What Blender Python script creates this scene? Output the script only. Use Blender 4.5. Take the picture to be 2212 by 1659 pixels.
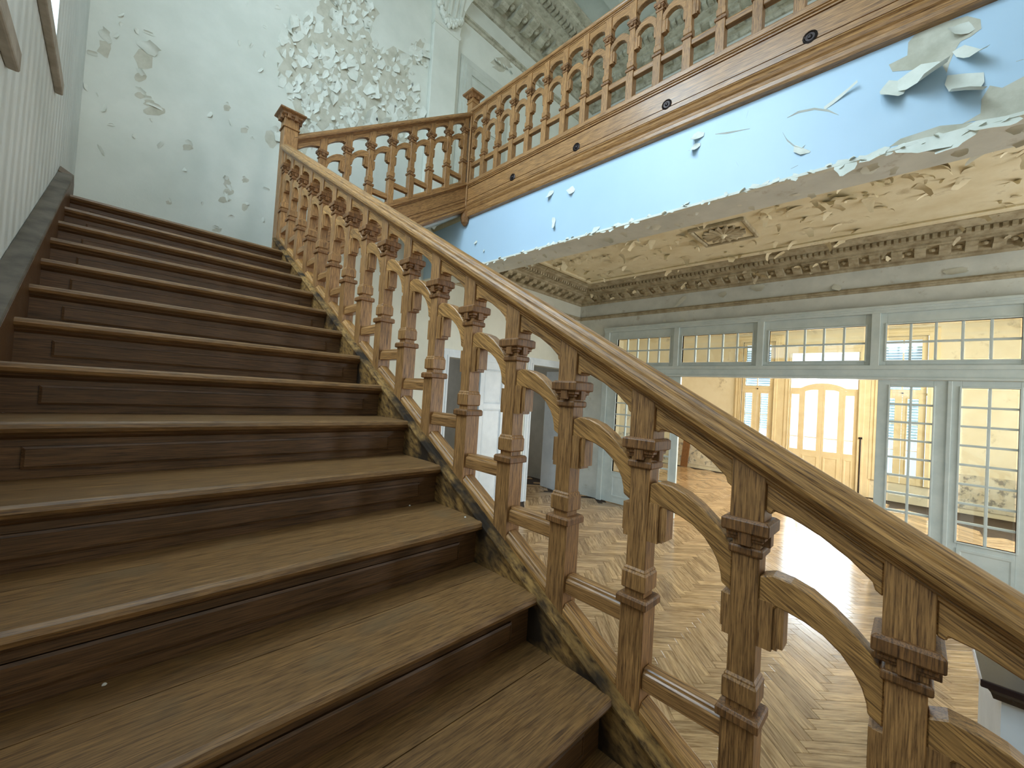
import bpy, math, random
from mathutils import Vector, Matrix
random.seed(7)
sc = bpy.context.scene
for o in list(bpy.data.objects): bpy.data.objects.remove(o)
COL = sc.collection

# ------------------------------------------------------------------ camera
IMG_W, IMG_H, FPX = 2212.0, 1659.0, 874.85
CP = Vector((-1.0794, -4.2105, -1.1832)); YAW, PITCH, ROLL = 0.784, 0.0239, 0.0633
def cam_axes():
    f = Vector((math.sin(YAW)*math.cos(PITCH), math.cos(YAW)*math.cos(PITCH), math.sin(PITCH)))
    r = Vector((math.cos(YAW), -math.sin(YAW), 0)); u = r.cross(f)
    return math.cos(ROLL)*r+math.sin(ROLL)*u, -math.sin(ROLL)*r+math.cos(ROLL)*u, f
CR, CU, CF = cam_axes()
cd = bpy.data.cameras.new('camera'); cam = bpy.data.objects.new('camera', cd); COL.objects.link(cam)
cd.sensor_fit = 'HORIZONTAL'; cd.sensor_width = 36; cd.lens = FPX/IMG_W*36; cd.clip_start = 0.02
cam.matrix_world = Matrix(((CR.x, CU.x, -CF.x, CP.x), (CR.y, CU.y, -CF.y, CP.y), (CR.z, CU.z, -CF.z, CP.z), (0, 0, 0, 1)))
sc.camera = cam
def ray(px, py): return CF*FPX+CR*(px-IMG_W/2)-CU*(py-IMG_H/2)
def on(ax, v, px, py):                       # pixel -> point on the surface (plane) that carries it
    d = ray(px, py); return CP+d*((v-CP[ax])/d[ax])
def pix(p):
    d = Vector(p)-CP; z = d.dot(CF)
    return (IMG_W/2+FPX*d.dot(CR)/z, IMG_H/2-FPX*d.dot(CU)/z, z)

# ------------------------------------------------------------------ world, lights, exposure
w = bpy.data.worlds.new('sky'); sc.world = w; w.use_nodes = True
bg = w.node_tree.nodes['Background']; bg.inputs[0].default_value = (0.72, 0.87, 1.0, 1); bg.inputs[1].default_value = 2.0
vs = sc.view_settings; vs.view_transform = 'Standard'; vs.look = 'None'; vs.gamma = 1; vs.use_curve_mapping = False; vs.exposure = 0.0
def area(name, loc, target, sx, sy, power, color):
    l = bpy.data.lights.new(name, 'AREA'); l.shape = 'RECTANGLE'; l.size = sx; l.size_y = sy; l.energy = power; l.color = color
    o = bpy.data.objects.new(name, l); COL.objects.link(o); o.location = loc
    o.rotation_euler = (Vector(target)-Vector(loc)).to_track_quat('-Z', 'Y').to_euler(); return o
SKYC = (0.66, 0.85, 1.0); DAY = (1.0, 0.97, 0.92)
area('daylight_stair_window', (-2.35, -0.95, 3.4), (0.2, -0.6, 0.9), 1.2, 3.6, 320, SKYC)
area('daylight_stair_window', (-2.35, -2.35, 2.8), (0.2, -2.2, 0.3), 1.2, 3.6, 270, SKYC)
area('daylight_stair_window', (-2.35, -3.78, 2.2), (0.2, -3.7, -0.5), 1.2, 3.6, 70, (0.66, 0.86, 1.0))  # extra stair light, added out of view to brighten the near treads
area('daylight_street_door', (14.6, -2.23, -1.0), (0, -2.23, -1.6), 1.7, 3.2, 320, (0.78, 0.91, 1.0))
area('daylight_street_window', (14.6, -0.53, -0.7), (0, -0.53, -1.2), 0.9, 2.6, 260, (0.93, 0.98, 1.0))
area('daylight_street_window', (14.6, -3.93, -0.7), (0, -3.93, -1.2), 0.9, 2.6, 260, (0.93, 0.98, 1.0))
area('daylight_side_window', (9.2, -7.8, -0.9), (9.2, 0, -1.4), 1.4, 2.8, 430, (1.0, 0.99, 0.96))  # both side lights are added out of view to brighten the cream room
area('daylight_side_window', (11.6, -7.8, -0.9), (11.6, 0, -1.4), 1.4, 2.8, 430, (1.0, 0.99, 0.96))
area('daylight_rear_window', (3.6, 6.4, -1.0), (3.6, 0, -1.6), 1.0, 2.2, 45, DAY)  # both rear lights are added, unseen, to lift the dark side rooms
area('daylight_rear_window', (6.0, 6.4, -1.0), (6.0, 0, -1.6), 1.0, 2.2, 45, DAY)
area('daylight_garden_window', (3.4, -9.3, -1.0), (3.4, 0, -1.3), 1.4, 2.8, 140, DAY)  # these front lights are added behind the camera to brighten hall and gallery
area('daylight_garden_window', (5.5, -9.3, -1.0), (5.5, 0, -1.3), 1.4, 2.8, 190, DAY)
area('daylight_garden_window', (0.6, -9.3, 3.2), (0.6, 0, 2.0), 1.6, 3.0, 45, DAY)
area('daylight_garden_window', (4.5, -9.3, 3.8), (4.5, 0, 4.2), 1.8, 2.8, 150, DAY)

# ------------------------------------------------------------------ materials
def new_mat(name):
    m = bpy.data.materials.new(name); m.use_nodes = True
    nt = m.node_tree; return m, nt, nt.nodes['Principled BSDF']
def N(nt, t, **kw):
    n = nt.nodes.new(t)
    for k, v in kw.items():
        if k == 'op': n.operation = v
        else: n.inputs[k].default_value = v
    return n
def ramp(nt, stops):
    r = nt.nodes.new('ShaderNodeValToRGB'); e = r.color_ramp.elements
    while len(e) < len(stops): e.new(0.5)
    for el, (p, c) in zip(e, stops): el.position = p; el.color = (*c, 1)
    return r
def lin(r, g, b): return tuple(((v/255+0.055)/1.055)**2.4 if v > 10 else v/255/12.92 for v in (r, g, b))
def wood(name, d, dark, light, rough=0.38, fine=300, along=16, wear=None, spec=0.5, spread=(0.08, 0.16)):
    m, nt, b = new_mat(name); L = nt.links.new
    g = N(nt, 'ShaderNodeNewGeometry'); oi = N(nt, 'ShaderNodeObjectInfo')
    off = N(nt, 'ShaderNodeVectorMath', op='SCALE'); off.inputs[0].default_value = (7.3, 11.1, 5.7); L(oi.outputs['Random'], off.inputs['Scale'])
    p = N(nt, 'ShaderNodeVectorMath', op='ADD'); L(g.outputs['Position'], p.inputs[0]); L(off.outputs[0], p.inputs[1])
    D = Vector(d).normalized()
    dot = N(nt, 'ShaderNodeVectorMath', op='DOT_PRODUCT'); dot.inputs[1].default_value = D; L(p.outputs[0], dot.inputs[0])
    par = N(nt, 'ShaderNodeVectorMath', op='SCALE'); par.inputs[0].default_value = D*(along-fine); L(dot.outputs['Value'], par.inputs['Scale'])
    sc_ = N(nt, 'ShaderNodeVectorMath', op='SCALE'); L(p.outputs[0], sc_.inputs[0]); sc_.inputs['Scale'].default_value = fine
    v = N(nt, 'ShaderNodeVectorMath', op='ADD'); L(sc_.outputs[0], v.inputs[0]); L(par.outputs[0], v.inputs[1])
    n1 = N(nt, 'ShaderNodeTexNoise', Scale=1.0, Detail=5.0, Roughness=0.62, Distortion=0.35); L(v.outputs[0], n1.inputs['Vector'])
    n2 = N(nt, 'ShaderNodeTexNoise', Scale=0.36, Detail=3.0, Distortion=0.4); L(v.outputs[0], n2.inputs['Vector'])
    n3 = N(nt, 'ShaderNodeTexNoise', Scale=5.0, Detail=4.0); L(p.outputs[0], n3.inputs['Vector'])
    mid = tuple((a+c)/2 for a, c in zip(dark, light))
    r = ramp(nt, [(0.33, dark), (0.46, mid), (0.62, light)]); L(n1.outputs['Fac'], r.inputs['Fac'])
    mx = N(nt, 'ShaderNodeMix'); mx.data_type = 'RGBA'; mx.blend_type = 'MULTIPLY'; mx.inputs['Factor'].default_value = 0.7
    r2 = ramp(nt, [(0.34, (0.60, 0.55, 0.50)), (0.50, (0.95, 0.93, 0.91)), (0.64, (1.15, 1.12, 1.1))]); L(n2.outputs['Fac'], r2.inputs['Fac'])
    L(r.outputs['Color'], mx.inputs['A']); L(r2.outputs['Color'], mx.inputs['B'])
    out = mx.outputs['Result']
    mo = N(nt, 'ShaderNodeMix'); mo.data_type = 'RGBA'; mo.blend_type = 'MULTIPLY'; mo.inputs['Factor'].default_value = 1
    rr = ramp(nt, [(0.0, (0.86, 0.85, 0.83)), (1.0, (1.1, 1.1, 1.1))]); L(oi.outputs['Random'], rr.inputs['Fac'])
    L(out, mo.inputs['A']); L(rr.outputs['Color'], mo.inputs['B']); out = mo.outputs['Result']
    if wear:
        mw = N(nt, 'ShaderNodeMix'); mw.data_type = 'RGBA'; rw = ramp(nt, [(wear[1], (0, 0, 0)), (wear[2], (1, 1, 1))])
        L(n3.outputs['Fac'], rw.inputs['Fac']); L(rw.outputs['Color'], mw.inputs['Factor']); L(out, mw.inputs['A'])
        mw.inputs['B'].default_value = (*wear[0], 1); out = mw.outputs['Result']
    L(out, b.inputs['Base Color'])
    ro = N(nt, 'ShaderNodeMapRange'); ro.inputs['To Min'].default_value = rough-spread[0]; ro.inputs['To Max'].default_value = rough+spread[1]
    L(n3.outputs['Fac'], ro.inputs['Value']); L(ro.outputs[0], b.inputs['Roughness'])
    bp = N(nt, 'ShaderNodeBump', Strength=0.25, Distance=0.0015); L(n1.outputs['Fac'], bp.inputs['Height']); L(bp.outputs[0], b.inputs['Normal'])
    b.inputs['Specular IOR Level'].default_value = spec
    return m
def paint(name, c1, c2, rough=0.5, scale=2.5, bump=0.12, bscale=40, streak=None, dirt=None):
    m, nt, b = new_mat(name); L = nt.links.new
    g = N(nt, 'ShaderNodeNewGeometry')
    n = N(nt, 'ShaderNodeTexNoise', Scale=scale, Detail=5.0, Roughness=0.6); L(g.outputs['Position'], n.inputs['Vector'])
    r = ramp(nt, [(0.33, c2), (0.62, c1)]); L(n.outputs['Fac'], r.inputs['Fac']); out = r.outputs['Color']
    if dirt:
        n4 = N(nt, 'ShaderNodeTexNoise', Scale=dirt[1], Detail=8.0, Roughness=0.68); L(g.outputs['Position'], n4.inputs['Vector'])
        rd = ramp(nt, [(dirt[2], (0, 0, 0)), (dirt[3], (1, 1, 1))]); L(n4.outputs['Fac'], rd.inputs['Fac'])
        mw = N(nt, 'ShaderNodeMix'); mw.data_type = 'RGBA'; L(rd.outputs['Color'], mw.inputs['Factor']); L(out, mw.inputs['A']); mw.inputs['B'].default_value = (*dirt[0], 1); out = mw.outputs['Result']
    L(out, b.inputs['Base Color'])
    b.inputs['Roughness'].default_value = rough
    n2 = N(nt, 'ShaderNodeTexNoise', Scale=bscale, Detail=3.0); L(g.outputs['Position'], n2.inputs['Vector'])
    h = n2.outputs['Fac']
    if streak:
        wv = nt.nodes.new('ShaderNodeTexWave'); wv.bands_direction = streak; wv.inputs['Scale'].default_value = 2.2; wv.inputs['Distortion'].default_value = 0.6
        L(g.outputs['Position'], wv.inputs['Vector']); ad = N(nt, 'ShaderNodeMath', op='MULTIPLY_ADD'); L(wv.outputs['Fac'], ad.inputs[0]); ad.inputs[1].default_value = 6.0; L(h, ad.inputs[2]); h = ad.outputs[0]
    bp = N(nt, 'ShaderNodeBump', Strength=bump, Distance=0.004); L(h, bp.inputs['Height']); L(bp.outputs[0], b.inputs['Normal'])
    return m
def plain(name, c, rough=0.5, metal=0.0):
    m, nt, b = new_mat(name); L = nt.links.new
    g = N(nt, 'ShaderNodeNewGeometry'); n = N(nt, 'ShaderNodeTexNoise', Scale=18.0, Detail=3.0); L(g.outputs['Position'], n.inputs['Vector'])
    r = ramp(nt, [(0.3, tuple(x*0.82 for x in c)), (0.7, c)]); L(n.outputs['Fac'], r.inputs['Fac']); L(r.outputs['Color'], b.inputs['Base Color'])
    b.inputs['Roughness'].default_value = rough; b.inputs['Metallic'].default_value = metal; return m
def glass(name, tint, refl=0.12, rough=0.03):
    m, nt, b = new_mat(name); L = nt.links.new; nt.nodes.remove(b)
    t = N(nt, 'ShaderNodeBsdfTransparent'); t.inputs[0].default_value = (*tint, 1)
    gl = nt.nodes.new('ShaderNodeBsdfGlossy'); gl.inputs['Roughness'].default_value = rough
    mx = nt.nodes.new('ShaderNodeMixShader'); mx.inputs[0].default_value = refl
    L(t.outputs[0], mx.inputs[1]); L(gl.outputs[0], mx.inputs[2]); L(mx.outputs[0], nt.nodes['Material Output'].inputs[0]); return m

S1 = 0.17/0.30; S2 = 0.1744/0.267
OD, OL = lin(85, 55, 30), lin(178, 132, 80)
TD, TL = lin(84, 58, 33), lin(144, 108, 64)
W = dict(
    z=wood('oak_upright', (0, 0, 1), OD, OL, rough=0.40, fine=300, along=16),
    r1=wood('oak_rail_lower', (0, 1, S1), OD, lin(192, 144, 84), rough=0.33, fine=300, along=12),
    r2=wood('oak_rail_upper', (1, 0, S2), OD, OL, rough=0.40, fine=300, along=16),
    y=wood('oak_along_gallery', (0, 1, 0), OD, OL, rough=0.34, fine=300, along=10),
    x=wood('oak_crosswise', (1, 0, 0), OD, OL, rough=0.40, fine=300, along=16),
    tread=wood('worn_tread_oak', (1, 0, 0), TD, TL, rough=0.44, fine=320, along=16, wear=(lin(112, 92, 64), 0.58, 0.85)),
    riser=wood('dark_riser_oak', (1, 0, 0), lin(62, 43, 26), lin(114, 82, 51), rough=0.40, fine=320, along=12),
    string=wood('worn_string_oak', (0, 1, S1), lin(62, 44, 26), lin(150, 116, 66), rough=0.75, fine=60, along=22, wear=(lin(46, 36, 26), 0.46, 0.60), spec=0.2),
    dark=wood('dark_cap_oak', (0, 0, 1), lin(70, 44, 23), lin(150, 105, 60), rough=0.42, fine=300, along=18),
    grey=paint('dusty_grey_string', lin(112, 102, 88), lin(74, 66, 54), 0.7, 6, 0.3),
    cream_d=paint('cream_door_paint', lin(240, 221, 178), lin(231, 209, 163), 0.4, 4, 0.06),
    white_d=paint('grey_blue_door_paint', lin(222, 230, 236), lin(208, 217, 224), 0.42, 3, 0.05),  # pale door paint with the blue of reflected sky mixed in
)
M = dict(
    wall=paint('old_white_wall_paint', lin(224, 225, 213), lin(211, 213, 200), 0.62, 1.6, 0.15, 60),
    wallL=paint('rippled_white_wall', lin(234, 240, 238), lin(220, 227, 225), 0.7, 2, 0.35, 40, streak='Y'),
    fascia=paint('glossy_white_beam_paint', lin(186, 212, 230), lin(180, 207, 226), 0.38, 0.8, 0.05, 4),  # white gloss paint; the sky reflection is put in as a blue tint
    bare=paint('bare_beige_plaster', lin(204, 200, 182), lin(184, 180, 160), 0.85, 9, 0.3, 60),
    flake=paint('curled_paint_flake', lin(228, 229, 217), lin(214, 216, 203), 0.6, 8, 0.05),
    cflake=paint('cream_paint_flake', lin(228, 216, 184), lin(204, 188, 150), 0.65, 6, 0.05),
    hceil=paint('peeling_cream_ceiling', lin(238, 228, 198), lin(224, 210, 174), 0.7, 3, 0.3, 25, dirt=(lin(190, 172, 134), 3.0, 0.58, 0.72)),
    corn=paint('grimy_cornice', lin(188, 177, 150), lin(152, 138, 110), 0.75, 6, 0.5, 45, dirt=(lin(140, 124, 94), 9.0, 0.52, 0.72)),
    cornu=paint('dim_upper_cornice', lin(196, 192, 172), lin(164, 158, 138), 0.75, 6, 0.4, 45, dirt=(lin(128, 120, 100), 9.0, 0.52, 0.7)),
    udoor=paint('upper_door_paint', lin(206, 208, 196), lin(192, 194, 182), 0.5, 3, 0.05),
    uceil=paint('upper_ceiling_paint', lin(196, 202, 194), lin(182, 190, 182), 0.7, 2, 0.1),
    hwall=paint('hall_grey_paint', lin(224, 227, 221), lin(206, 210, 204), 0.6, 3, 0.2, 50, dirt=(lin(188, 184, 170), 4.0, 0.6, 0.7)),
    part=paint('partition_grey_paint', lin(208, 218, 216), lin(194, 206, 205), 0.4, 5, 0.06),
    cream=paint('cream_room_wall', lin(238, 227, 198), lin(228, 214, 180), 0.6, 2, 0.12, dirt=(lin(196, 182, 150), 2.2, 0.6, 0.68)),
    damp=paint('flaking_damp_plaster', lin(226, 218, 196), lin(206, 194, 166), 0.8, 5, 0.3, 30, dirt=(lin(150, 146, 136), 7.0, 0.52, 0.6)),
    iron=plain('dark_iron', lin(60, 52, 50), 0.45, 0.6),
    bolt=plain('dark_bolt', lin(58, 50, 48), 0.35, 0.8),
    glass=glass('bevelled_clear_glass', (0.93, 0.96, 0.95), 0.10),
    wglass=glass('window_glass', (0.97, 0.98, 0.98), 0.06),
    shutter=plain('blue_grey_shutter', lin(150, 178, 200), 0.6),
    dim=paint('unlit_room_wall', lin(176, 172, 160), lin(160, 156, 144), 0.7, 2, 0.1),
    marble=plain('dark_marble', lin(44, 32, 32), 0.2),
    stone=paint('beige_stone_sill', lin(190, 182, 168), lin(160, 150, 134), 0.8, 8, 0.3),
    dust=plain('plaster_crumb', lin(220, 216, 204), 0.8),
)
def parquet(name, d):
    m = wood(name, d, lin(148, 116, 80), lin(206, 176, 136), rough=0.15, fine=60, along=5, spread=(0.03, 0.06))
    nt = m.node_tree; b = nt.nodes['Principled BSDF']; L = nt.links.new
    src = b.inputs['Base Color'].links[0].from_socket; g = N(nt, 'ShaderNodeNewGeometry'); oi = N(nt, 'ShaderNodeObjectInfo')
    ad = N(nt, 'ShaderNodeMath', op='ADD'); L(g.outputs['Random Per Island'], ad.inputs[0]); L(oi.outputs['Random'], ad.inputs[1])
    fr = N(nt, 'ShaderNodeMath', op='FRACT'); L(ad.outputs[0], fr.inputs[0])
    r = ramp(nt, [(0, (0.74, 0.70, 0.66)), (0.6, (1.0, 0.98, 0.95)), (1, (1.2, 1.18, 1.12))]); L(fr.outputs[0], r.inputs['Fac'])
    mx = N(nt, 'ShaderNodeMix'); mx.data_type = 'RGBA'; mx.blend_type = 'MULTIPLY'; mx.inputs['Factor'].default_value = 1
    L(src, mx.inputs['A']); L(r.outputs['Color'], mx.inputs['B']); L(mx.outputs['Result'], b.inputs['Base Color'])
    return m
PQ = (parquet('parquet_block_a', (1, 1, 0)), parquet('parquet_block_b', (1, -1, 0)))
W['y'].node_tree.nodes['Principled BSDF'].inputs['Coat Weight'].default_value = 0.35; W['y'].node_tree.nodes['Principled BSDF'].inputs['Coat Roughness'].default_value = 0.22
M['under'] = plain('dark_parquet_joint', lin(60, 44, 30), 0.8)

# ------------------------------------------------------------------ mesh helpers
class MB:
    def __init__(s): s.v = []; s.f = []; s.mi = []; s.cur = 0
    def poly(s, pts, faces):
        n = len(s.v); s.v += [tuple(p) for p in pts]; s.f += [tuple(i+n for i in f) for f in faces]; s.mi += [s.cur]*len(faces); return s
    def box(s, x0, x1, y0, y1, z0, z1):
        return s.poly([(x0, y0, z0), (x1, y0, z0), (x1, y1, z0), (x0, y1, z0), (x0, y0, z1), (x1, y0, z1), (x1, y1, z1), (x0, y1, z1)],
                      [(0, 3, 2, 1), (4, 5, 6, 7), (0, 1, 5, 4), (1, 2, 6, 5), (2, 3, 7, 6), (3, 0, 4, 7)])
    def loft(s, rings, caps=True, closed=True):
        k = len(rings[0]); pts = [p for r in rings for p in r]; fs = []
        for i in range(len(rings)-1):
            for j in range(k if closed else k-1):
                a, b = i*k+j, i*k+(j+1) % k; fs.append((a, b, b+k, a+k))
        if caps: fs.append(tuple(range(k))[::-1]); fs.append(tuple((len(rings)-1)*k+j for j in range(k)))
        return s.poly(pts, fs)
    def sq(s, levels, cx=0, cy=0):                       # stacked square sections [(half, z)]
        return s.loft([[(cx-h, cy-h, z), (cx+h, cy-h, z), (cx+h, cy+h, z), (cx-h, cy+h, z)] for h, z in levels])
    def lathe(s, prof, cx, cy, n=12):
        return s.loft([[(cx+r*math.cos(2*math.pi*j/n), cy+r*math.sin(2*math.pi*j/n), z) for j in range(n)] for r, z in prof])
    def sweep(s, prof, p0, p1, lat, caps=True):          # profile [(b, h)] along p0 -> p1, offset lat*b + z*h
        p0, p1, lat = Vector(p0), Vector(p1), Vector(lat)
        return s.loft([[p+lat*b+Vector((0, 0, h)) for b, h in prof] for p in (p0, p1)], caps)
    def prism(s, poly, axis, a0, a1):                    # 2D polygon extruded along axis (0 x, 1 y, 2 z)
        def q(u, v, a): return (a, u, v) if axis == 0 else ((u, a, v) if axis == 1 else (u, v, a))
        return s.loft([[q(u, v, a0) for u, v in poly], [q(u, v, a1) for u, v in poly]])
    def mesh(s, name, mats):
        me = bpy.data.meshes.new(name); me.from_pydata(s.v, [], s.f)
        for m in (mats if isinstance(mats, (list, tuple)) else [mats]): me.materials.append(m)
        if any(s.mi): me.polygons.foreach_set('material_index', s.mi)
        import bmesh; bm = bmesh.new(); bm.from_mesh(me); bmesh.ops.recalc_face_normals(bm, faces=bm.faces); bm.to_mesh(me); bm.free(); me.update(); return me
    def build(s, name, mats, parent=None, **kw): return put(name, s.mesh(name, mats), parent, **kw)
def put(name, me, parent=None, loc=None, rz=0, label=None, cat=None, group=None, kind=None):
    o = bpy.data.objects.new(name, me); COL.objects.link(o)
    if parent is not None: o.parent = parent
    if loc is not None: o.location = loc
    if rz: o.rotation_euler = (0, 0, rz)
    for k, v in (('label', label), ('category', cat), ('group', group), ('kind', kind)):
        if v: o[k] = v
    return o
def thing(name, label, cat, loc=(0, 0, 0), rz=0, group=None, kind=None):
    o = put(name, None, None, loc, rz, label, cat, group, kind); o.empty_display_size = 0.1; return o
def bevel(o, wd=0.003, seg=2):
    m = o.modifiers.new('bevel', 'BEVEL'); m.width = wd; m.segments = seg; m.limit_method = 'ANGLE'; m.angle_limit = math.radians(40); return o
def smooth(me):
    for p in me.polygons: p.use_smooth = True

# ------------------------------------------------------------------ layout (metres; z = 0 is the half landing)
G, R = 0.30, 0.17
XL, XF, YB, YN, ZF = -1.42, 6.80, 1.53, -8.6, -3.40
XG = 2.40                      # gallery edge
ZC, ZGF, ZT = 1.27, 1.55, 6.12  # hall ceiling, gallery floor, upper ceiling
XR, RY0, RY1 = 13.85, -7.2, 4.4  # far cream room

# ------------------------------------------------------------------ setting
wl = MB()
W2 = (-1.40, -0.52, 0.58, 4.2); W1 = (-2.82, -1.92, -0.01, 3.6); W0 = (-4.22, -3.33, -0.60, 3.0)  # last opening is added beyond the view to let in more light
y = YN
def wall_x(mb, x0, x1, y0, y1, z0, z1, holes):            # wall in the YZ plane with rectangular holes, as boxes
    ys = sorted({y0, y1, *[h[0] for h in holes], *[h[1] for h in holes]})
    for a, b in zip(ys, ys[1:]):
        z = z0
        for h in sorted([h for h in holes if h[0] <= a and h[1] >= b], key=lambda h: h[2]):
            if h[2] > z: mb.box(x0, x1, a, b, z, h[2])
            z = h[3]
        if z < z1: mb.box(x0, x1, a, b, z, z1)
wall_x(wl, XL-0.35, XL, YN, YB+0.2, ZF, ZT, [W0, W1, W2])
wall_left = wl.build('wall_left', M['wallL'], kind='structure', label='rippled white wall along the stair on the left', cat='wall')
for n, (y0, y1, z0, z1), lab in ((1, W2, 'tall stair window beside the back corner'), (2, W1, 'tall stair window halfway up the flight'), (10, W0, 'tall stair window nearest the foot of the stair')):
    t = thing('window_%d' % n, lab, 'window', (XL, (y0+y1)/2, z0), kind='structure')
    m = MB(); X = -0.26; hw = (y1-y0)/2; H = z1-z0
    for a in ((-hw, -hw+0.06, 0, H), (hw-0.06, hw, 0, H), (-hw, hw, 0, 0.06), (-hw, hw, H-0.06, H), (-0.02, 0.02, 0, H)): m.box(X-0.03, X+0.03, a[0], a[1], a[2], a[3])
    for k in range(1, 4): m.box(X-0.02, X+0.02, -hw, hw, H*k/4-0.015, H*k/4+0.015)
    m.build('window_frame', W['white_d'], t)
    for k in range(4):
        for sgn in (-1, 1):
            ya, yb = sorted((sgn*0.02, sgn*(hw-0.06))); MB().box(X-0.004, X+0.004, ya, yb, H*k/4+0.05, H*(k+1)/4-0.02).build('pane', M['wglass'], t)
    s = MB().box(0.0, 0.036, -hw-0.15, hw+0.15, -0.08, 0.0); bevel(s.build('window_sill', M['stone'], t), 0.008)

wb = MB(); T = 0.2
def wall_y(mb, y0, y1, x0, x1, z0, z1, holes):            # wall in the XZ plane with rectangular holes, as boxes
    xs = sorted({x0, x1, *[h[0] for h in holes], *[h[1] for h in holes]})
    for a, b in zip(xs, xs[1:]):
        z = z0
        for h in sorted([h for h in holes if h[0] <= a and h[1] >= b], key=lambda h: h[2]):
            if h[2] > z: mb.box(a, b, y0, y1, z, h[2])
            z = h[3]
        if z < z1: mb.box(a, b, y0, y1, z, z1)
DA = (3.05, 4.45, ZF, -0.62); DB = (5.22, 6.52, ZF, -0.55); DU = (3.02, 3.92, ZGF, 4.50)
wall_y(wb, YB, YB+T, XL, XF, ZF, ZT, [DA, DB, DU])
wall_back = wb.build('wall_back', M['wall'], kind='structure', label='white back wall with peeling paint behind the landing', cat='wall')
P0, P1, PZ = 0.777, -5.24, 0.41                       # glazed partition span and top
wf = MB(); wall_x(wf, XF, XF+T, YN, YB+T, ZF, ZT, [(P1, P0, ZF, PZ)])
wall_far = wf.build('wall_far', M['hwall'], kind='structure', label='grey hall wall above the glazed partition', cat='wall')
FW = [(2.7, 4.1, -2.45, 0.45), (4.8, 6.2, -2.45, 0.45), (-0.2, 1.4, 1.7, 4.7), (3.6, 5.4, 2.4, 5.2)]  # invented window openings for the added front lights
wfr = MB(); wall_y(wfr, YN-T, YN, XL-0.35, XF+T, ZF, ZT, FW); wfr.build('wall_front', M['wall'], kind='structure', label='white wall closing the stair hall', cat='wall')
for n, (x0, x1, z0, z1) in enumerate(FW):
    t = thing('window_%d' % (5+n if n < 3 else 13), ['hall window behind the stair, nearer the steps', 'hall window behind the stair, nearer the partition', 'tall upper window behind the stair', 'wide upper window at the end of the gallery'][n], 'window', (0, YN-0.12, 0), kind='structure')
    m = MB(); xm = (x0+x1)/2
    for a in ((x0, x0+0.07, z0, z1), (x1-0.07, x1, z0, z1), (x0, x1, z0, z0+0.07), (x0, x1, z1-0.07, z1), (xm-0.04, xm+0.04, z0, z1), (x0, x1, z0+2.1, z0+2.16)): m.box(a[0], a[1], -0.03, 0.03, a[2], a[3])
    m.build('window_frame', W['white_d'], t)
    for a, b in ((x0+0.07, xm-0.04), (xm+0.04, x1-0.07)):
        for c, d_ in ((z0+0.07, z0+2.1), (z0+2.16, z1-0.07)): MB().box(a, b, -0.004, 0.004, c, d_).build('pane', M['wglass'], t)
MB().box(XL-0.35, XF+T, YN-T, YB+T, ZT, ZT+0.2).build('ceiling', M['uceil'], kind='structure', label='dim grey-green ceiling above the gallery', cat='ceiling')
fl = MB(); fl.box(XL-0.35, XR+0.3, min(YN, RY0)-T, 6.2, ZF-0.2, ZF-0.012)
floor = fl.build('floor', M['under'], kind='structure', label='herringbone parquet floor of the lower hall', cat='floor')
MB().box(XG+0.02, XF, YN, YB, ZC, ZGF).build('ceiling', [M['hceil']], kind='structure', label='peeling cream ceiling of the lower hall under the gallery', cat='ceiling')
MB().box(XG, XG+0.375, YN, YB, 0.535, ZC).build('trim_1', M['fascia'], kind='structure', label='glossy white beam below the gallery', cat='beam')
beam = bpy.data.objects['trim_1']
m = MB(); m.box(XG+0.375, XG+0.41, YN, YB, 0.60, 0.68); m.box(XG-0.012, XG+0.03, YN, YB, 0.528, 0.548)
m.build('edge_bead', M['flake'], beam)
MB().box(XG+0.03, XG+0.375, YN, YB, 0.530, 0.535).build('soffit', M['hwall'], beam)
# cream room beyond the partition
WA, WBd, WC = (-0.995, -0.078, -2.9, 1.0), (-3.05, -1.42, ZF, 0.6), (-4.38, -3.47, -2.9, 1.0)
cr = MB(); wall_x(cr, XR, XR+T, RY0, RY1, ZF, ZC, [WA, WBd, WC]); wall_y(cr, RY0-T, RY0, XF+T, XR, ZF, ZC, [(8.5, 9.9, -2.4, 0.5), (10.9, 12.3, -2.4, 0.5)]); cr.box(XF+T, XR, RY1, RY1+T, ZF, ZC)
room = cr.build('wall_right', M['cream'], kind='structure', label='cream walls of the bright room beyond the partition', cat='wall')
MB().box(XF+T, XR+0.3, RY0-T, RY1+T, ZC, ZC+0.2).build('ceiling', M['cream'], kind='structure', label='cream ceiling of the bright far room', cat='ceiling')
d = MB(); wall_x(d, XR-0.015, XR, RY0, RY1, ZF+0.12, ZF+0.95, [(WA[0]-0.3, WA[1]+0.3, ZF, 2), (WBd[0]-0.38, WBd[1]+0.3, ZF, 2), (WC[0]-0.3, WC[1]+0.3, ZF, 2)])
d.build('dado', M['damp'], room)
for n, x0 in enumerate((8.5, 10.9)):  # invented windows for the added side lights
    t = thing('window_%d' % (8+n), ['side window of the cream room nearer the partition', 'side window of the cream room nearer the street'][n], 'window', (0, RY0-0.1, 0), kind='structure')
    m = MB()
    for a in ((x0, x0+0.07, -2.4, 0.5), (x0+1.33, x0+1.4, -2.4, 0.5), (x0, x0+1.4, -2.4, -2.33), (x0, x0+1.4, 0.43, 0.5), (x0+0.66, x0+0.74, -2.4, 0.5)): m.box(a[0], a[1], -0.03, 0.03, a[2], a[3])
    m.build('window_frame', W['cream_d'], t)
    for a in (x0+0.07, x0+0.74): MB().box(a, a+0.59, -0.004, 0.004, -2.33, 0.43).build('pane', M['wglass'], t)
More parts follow.
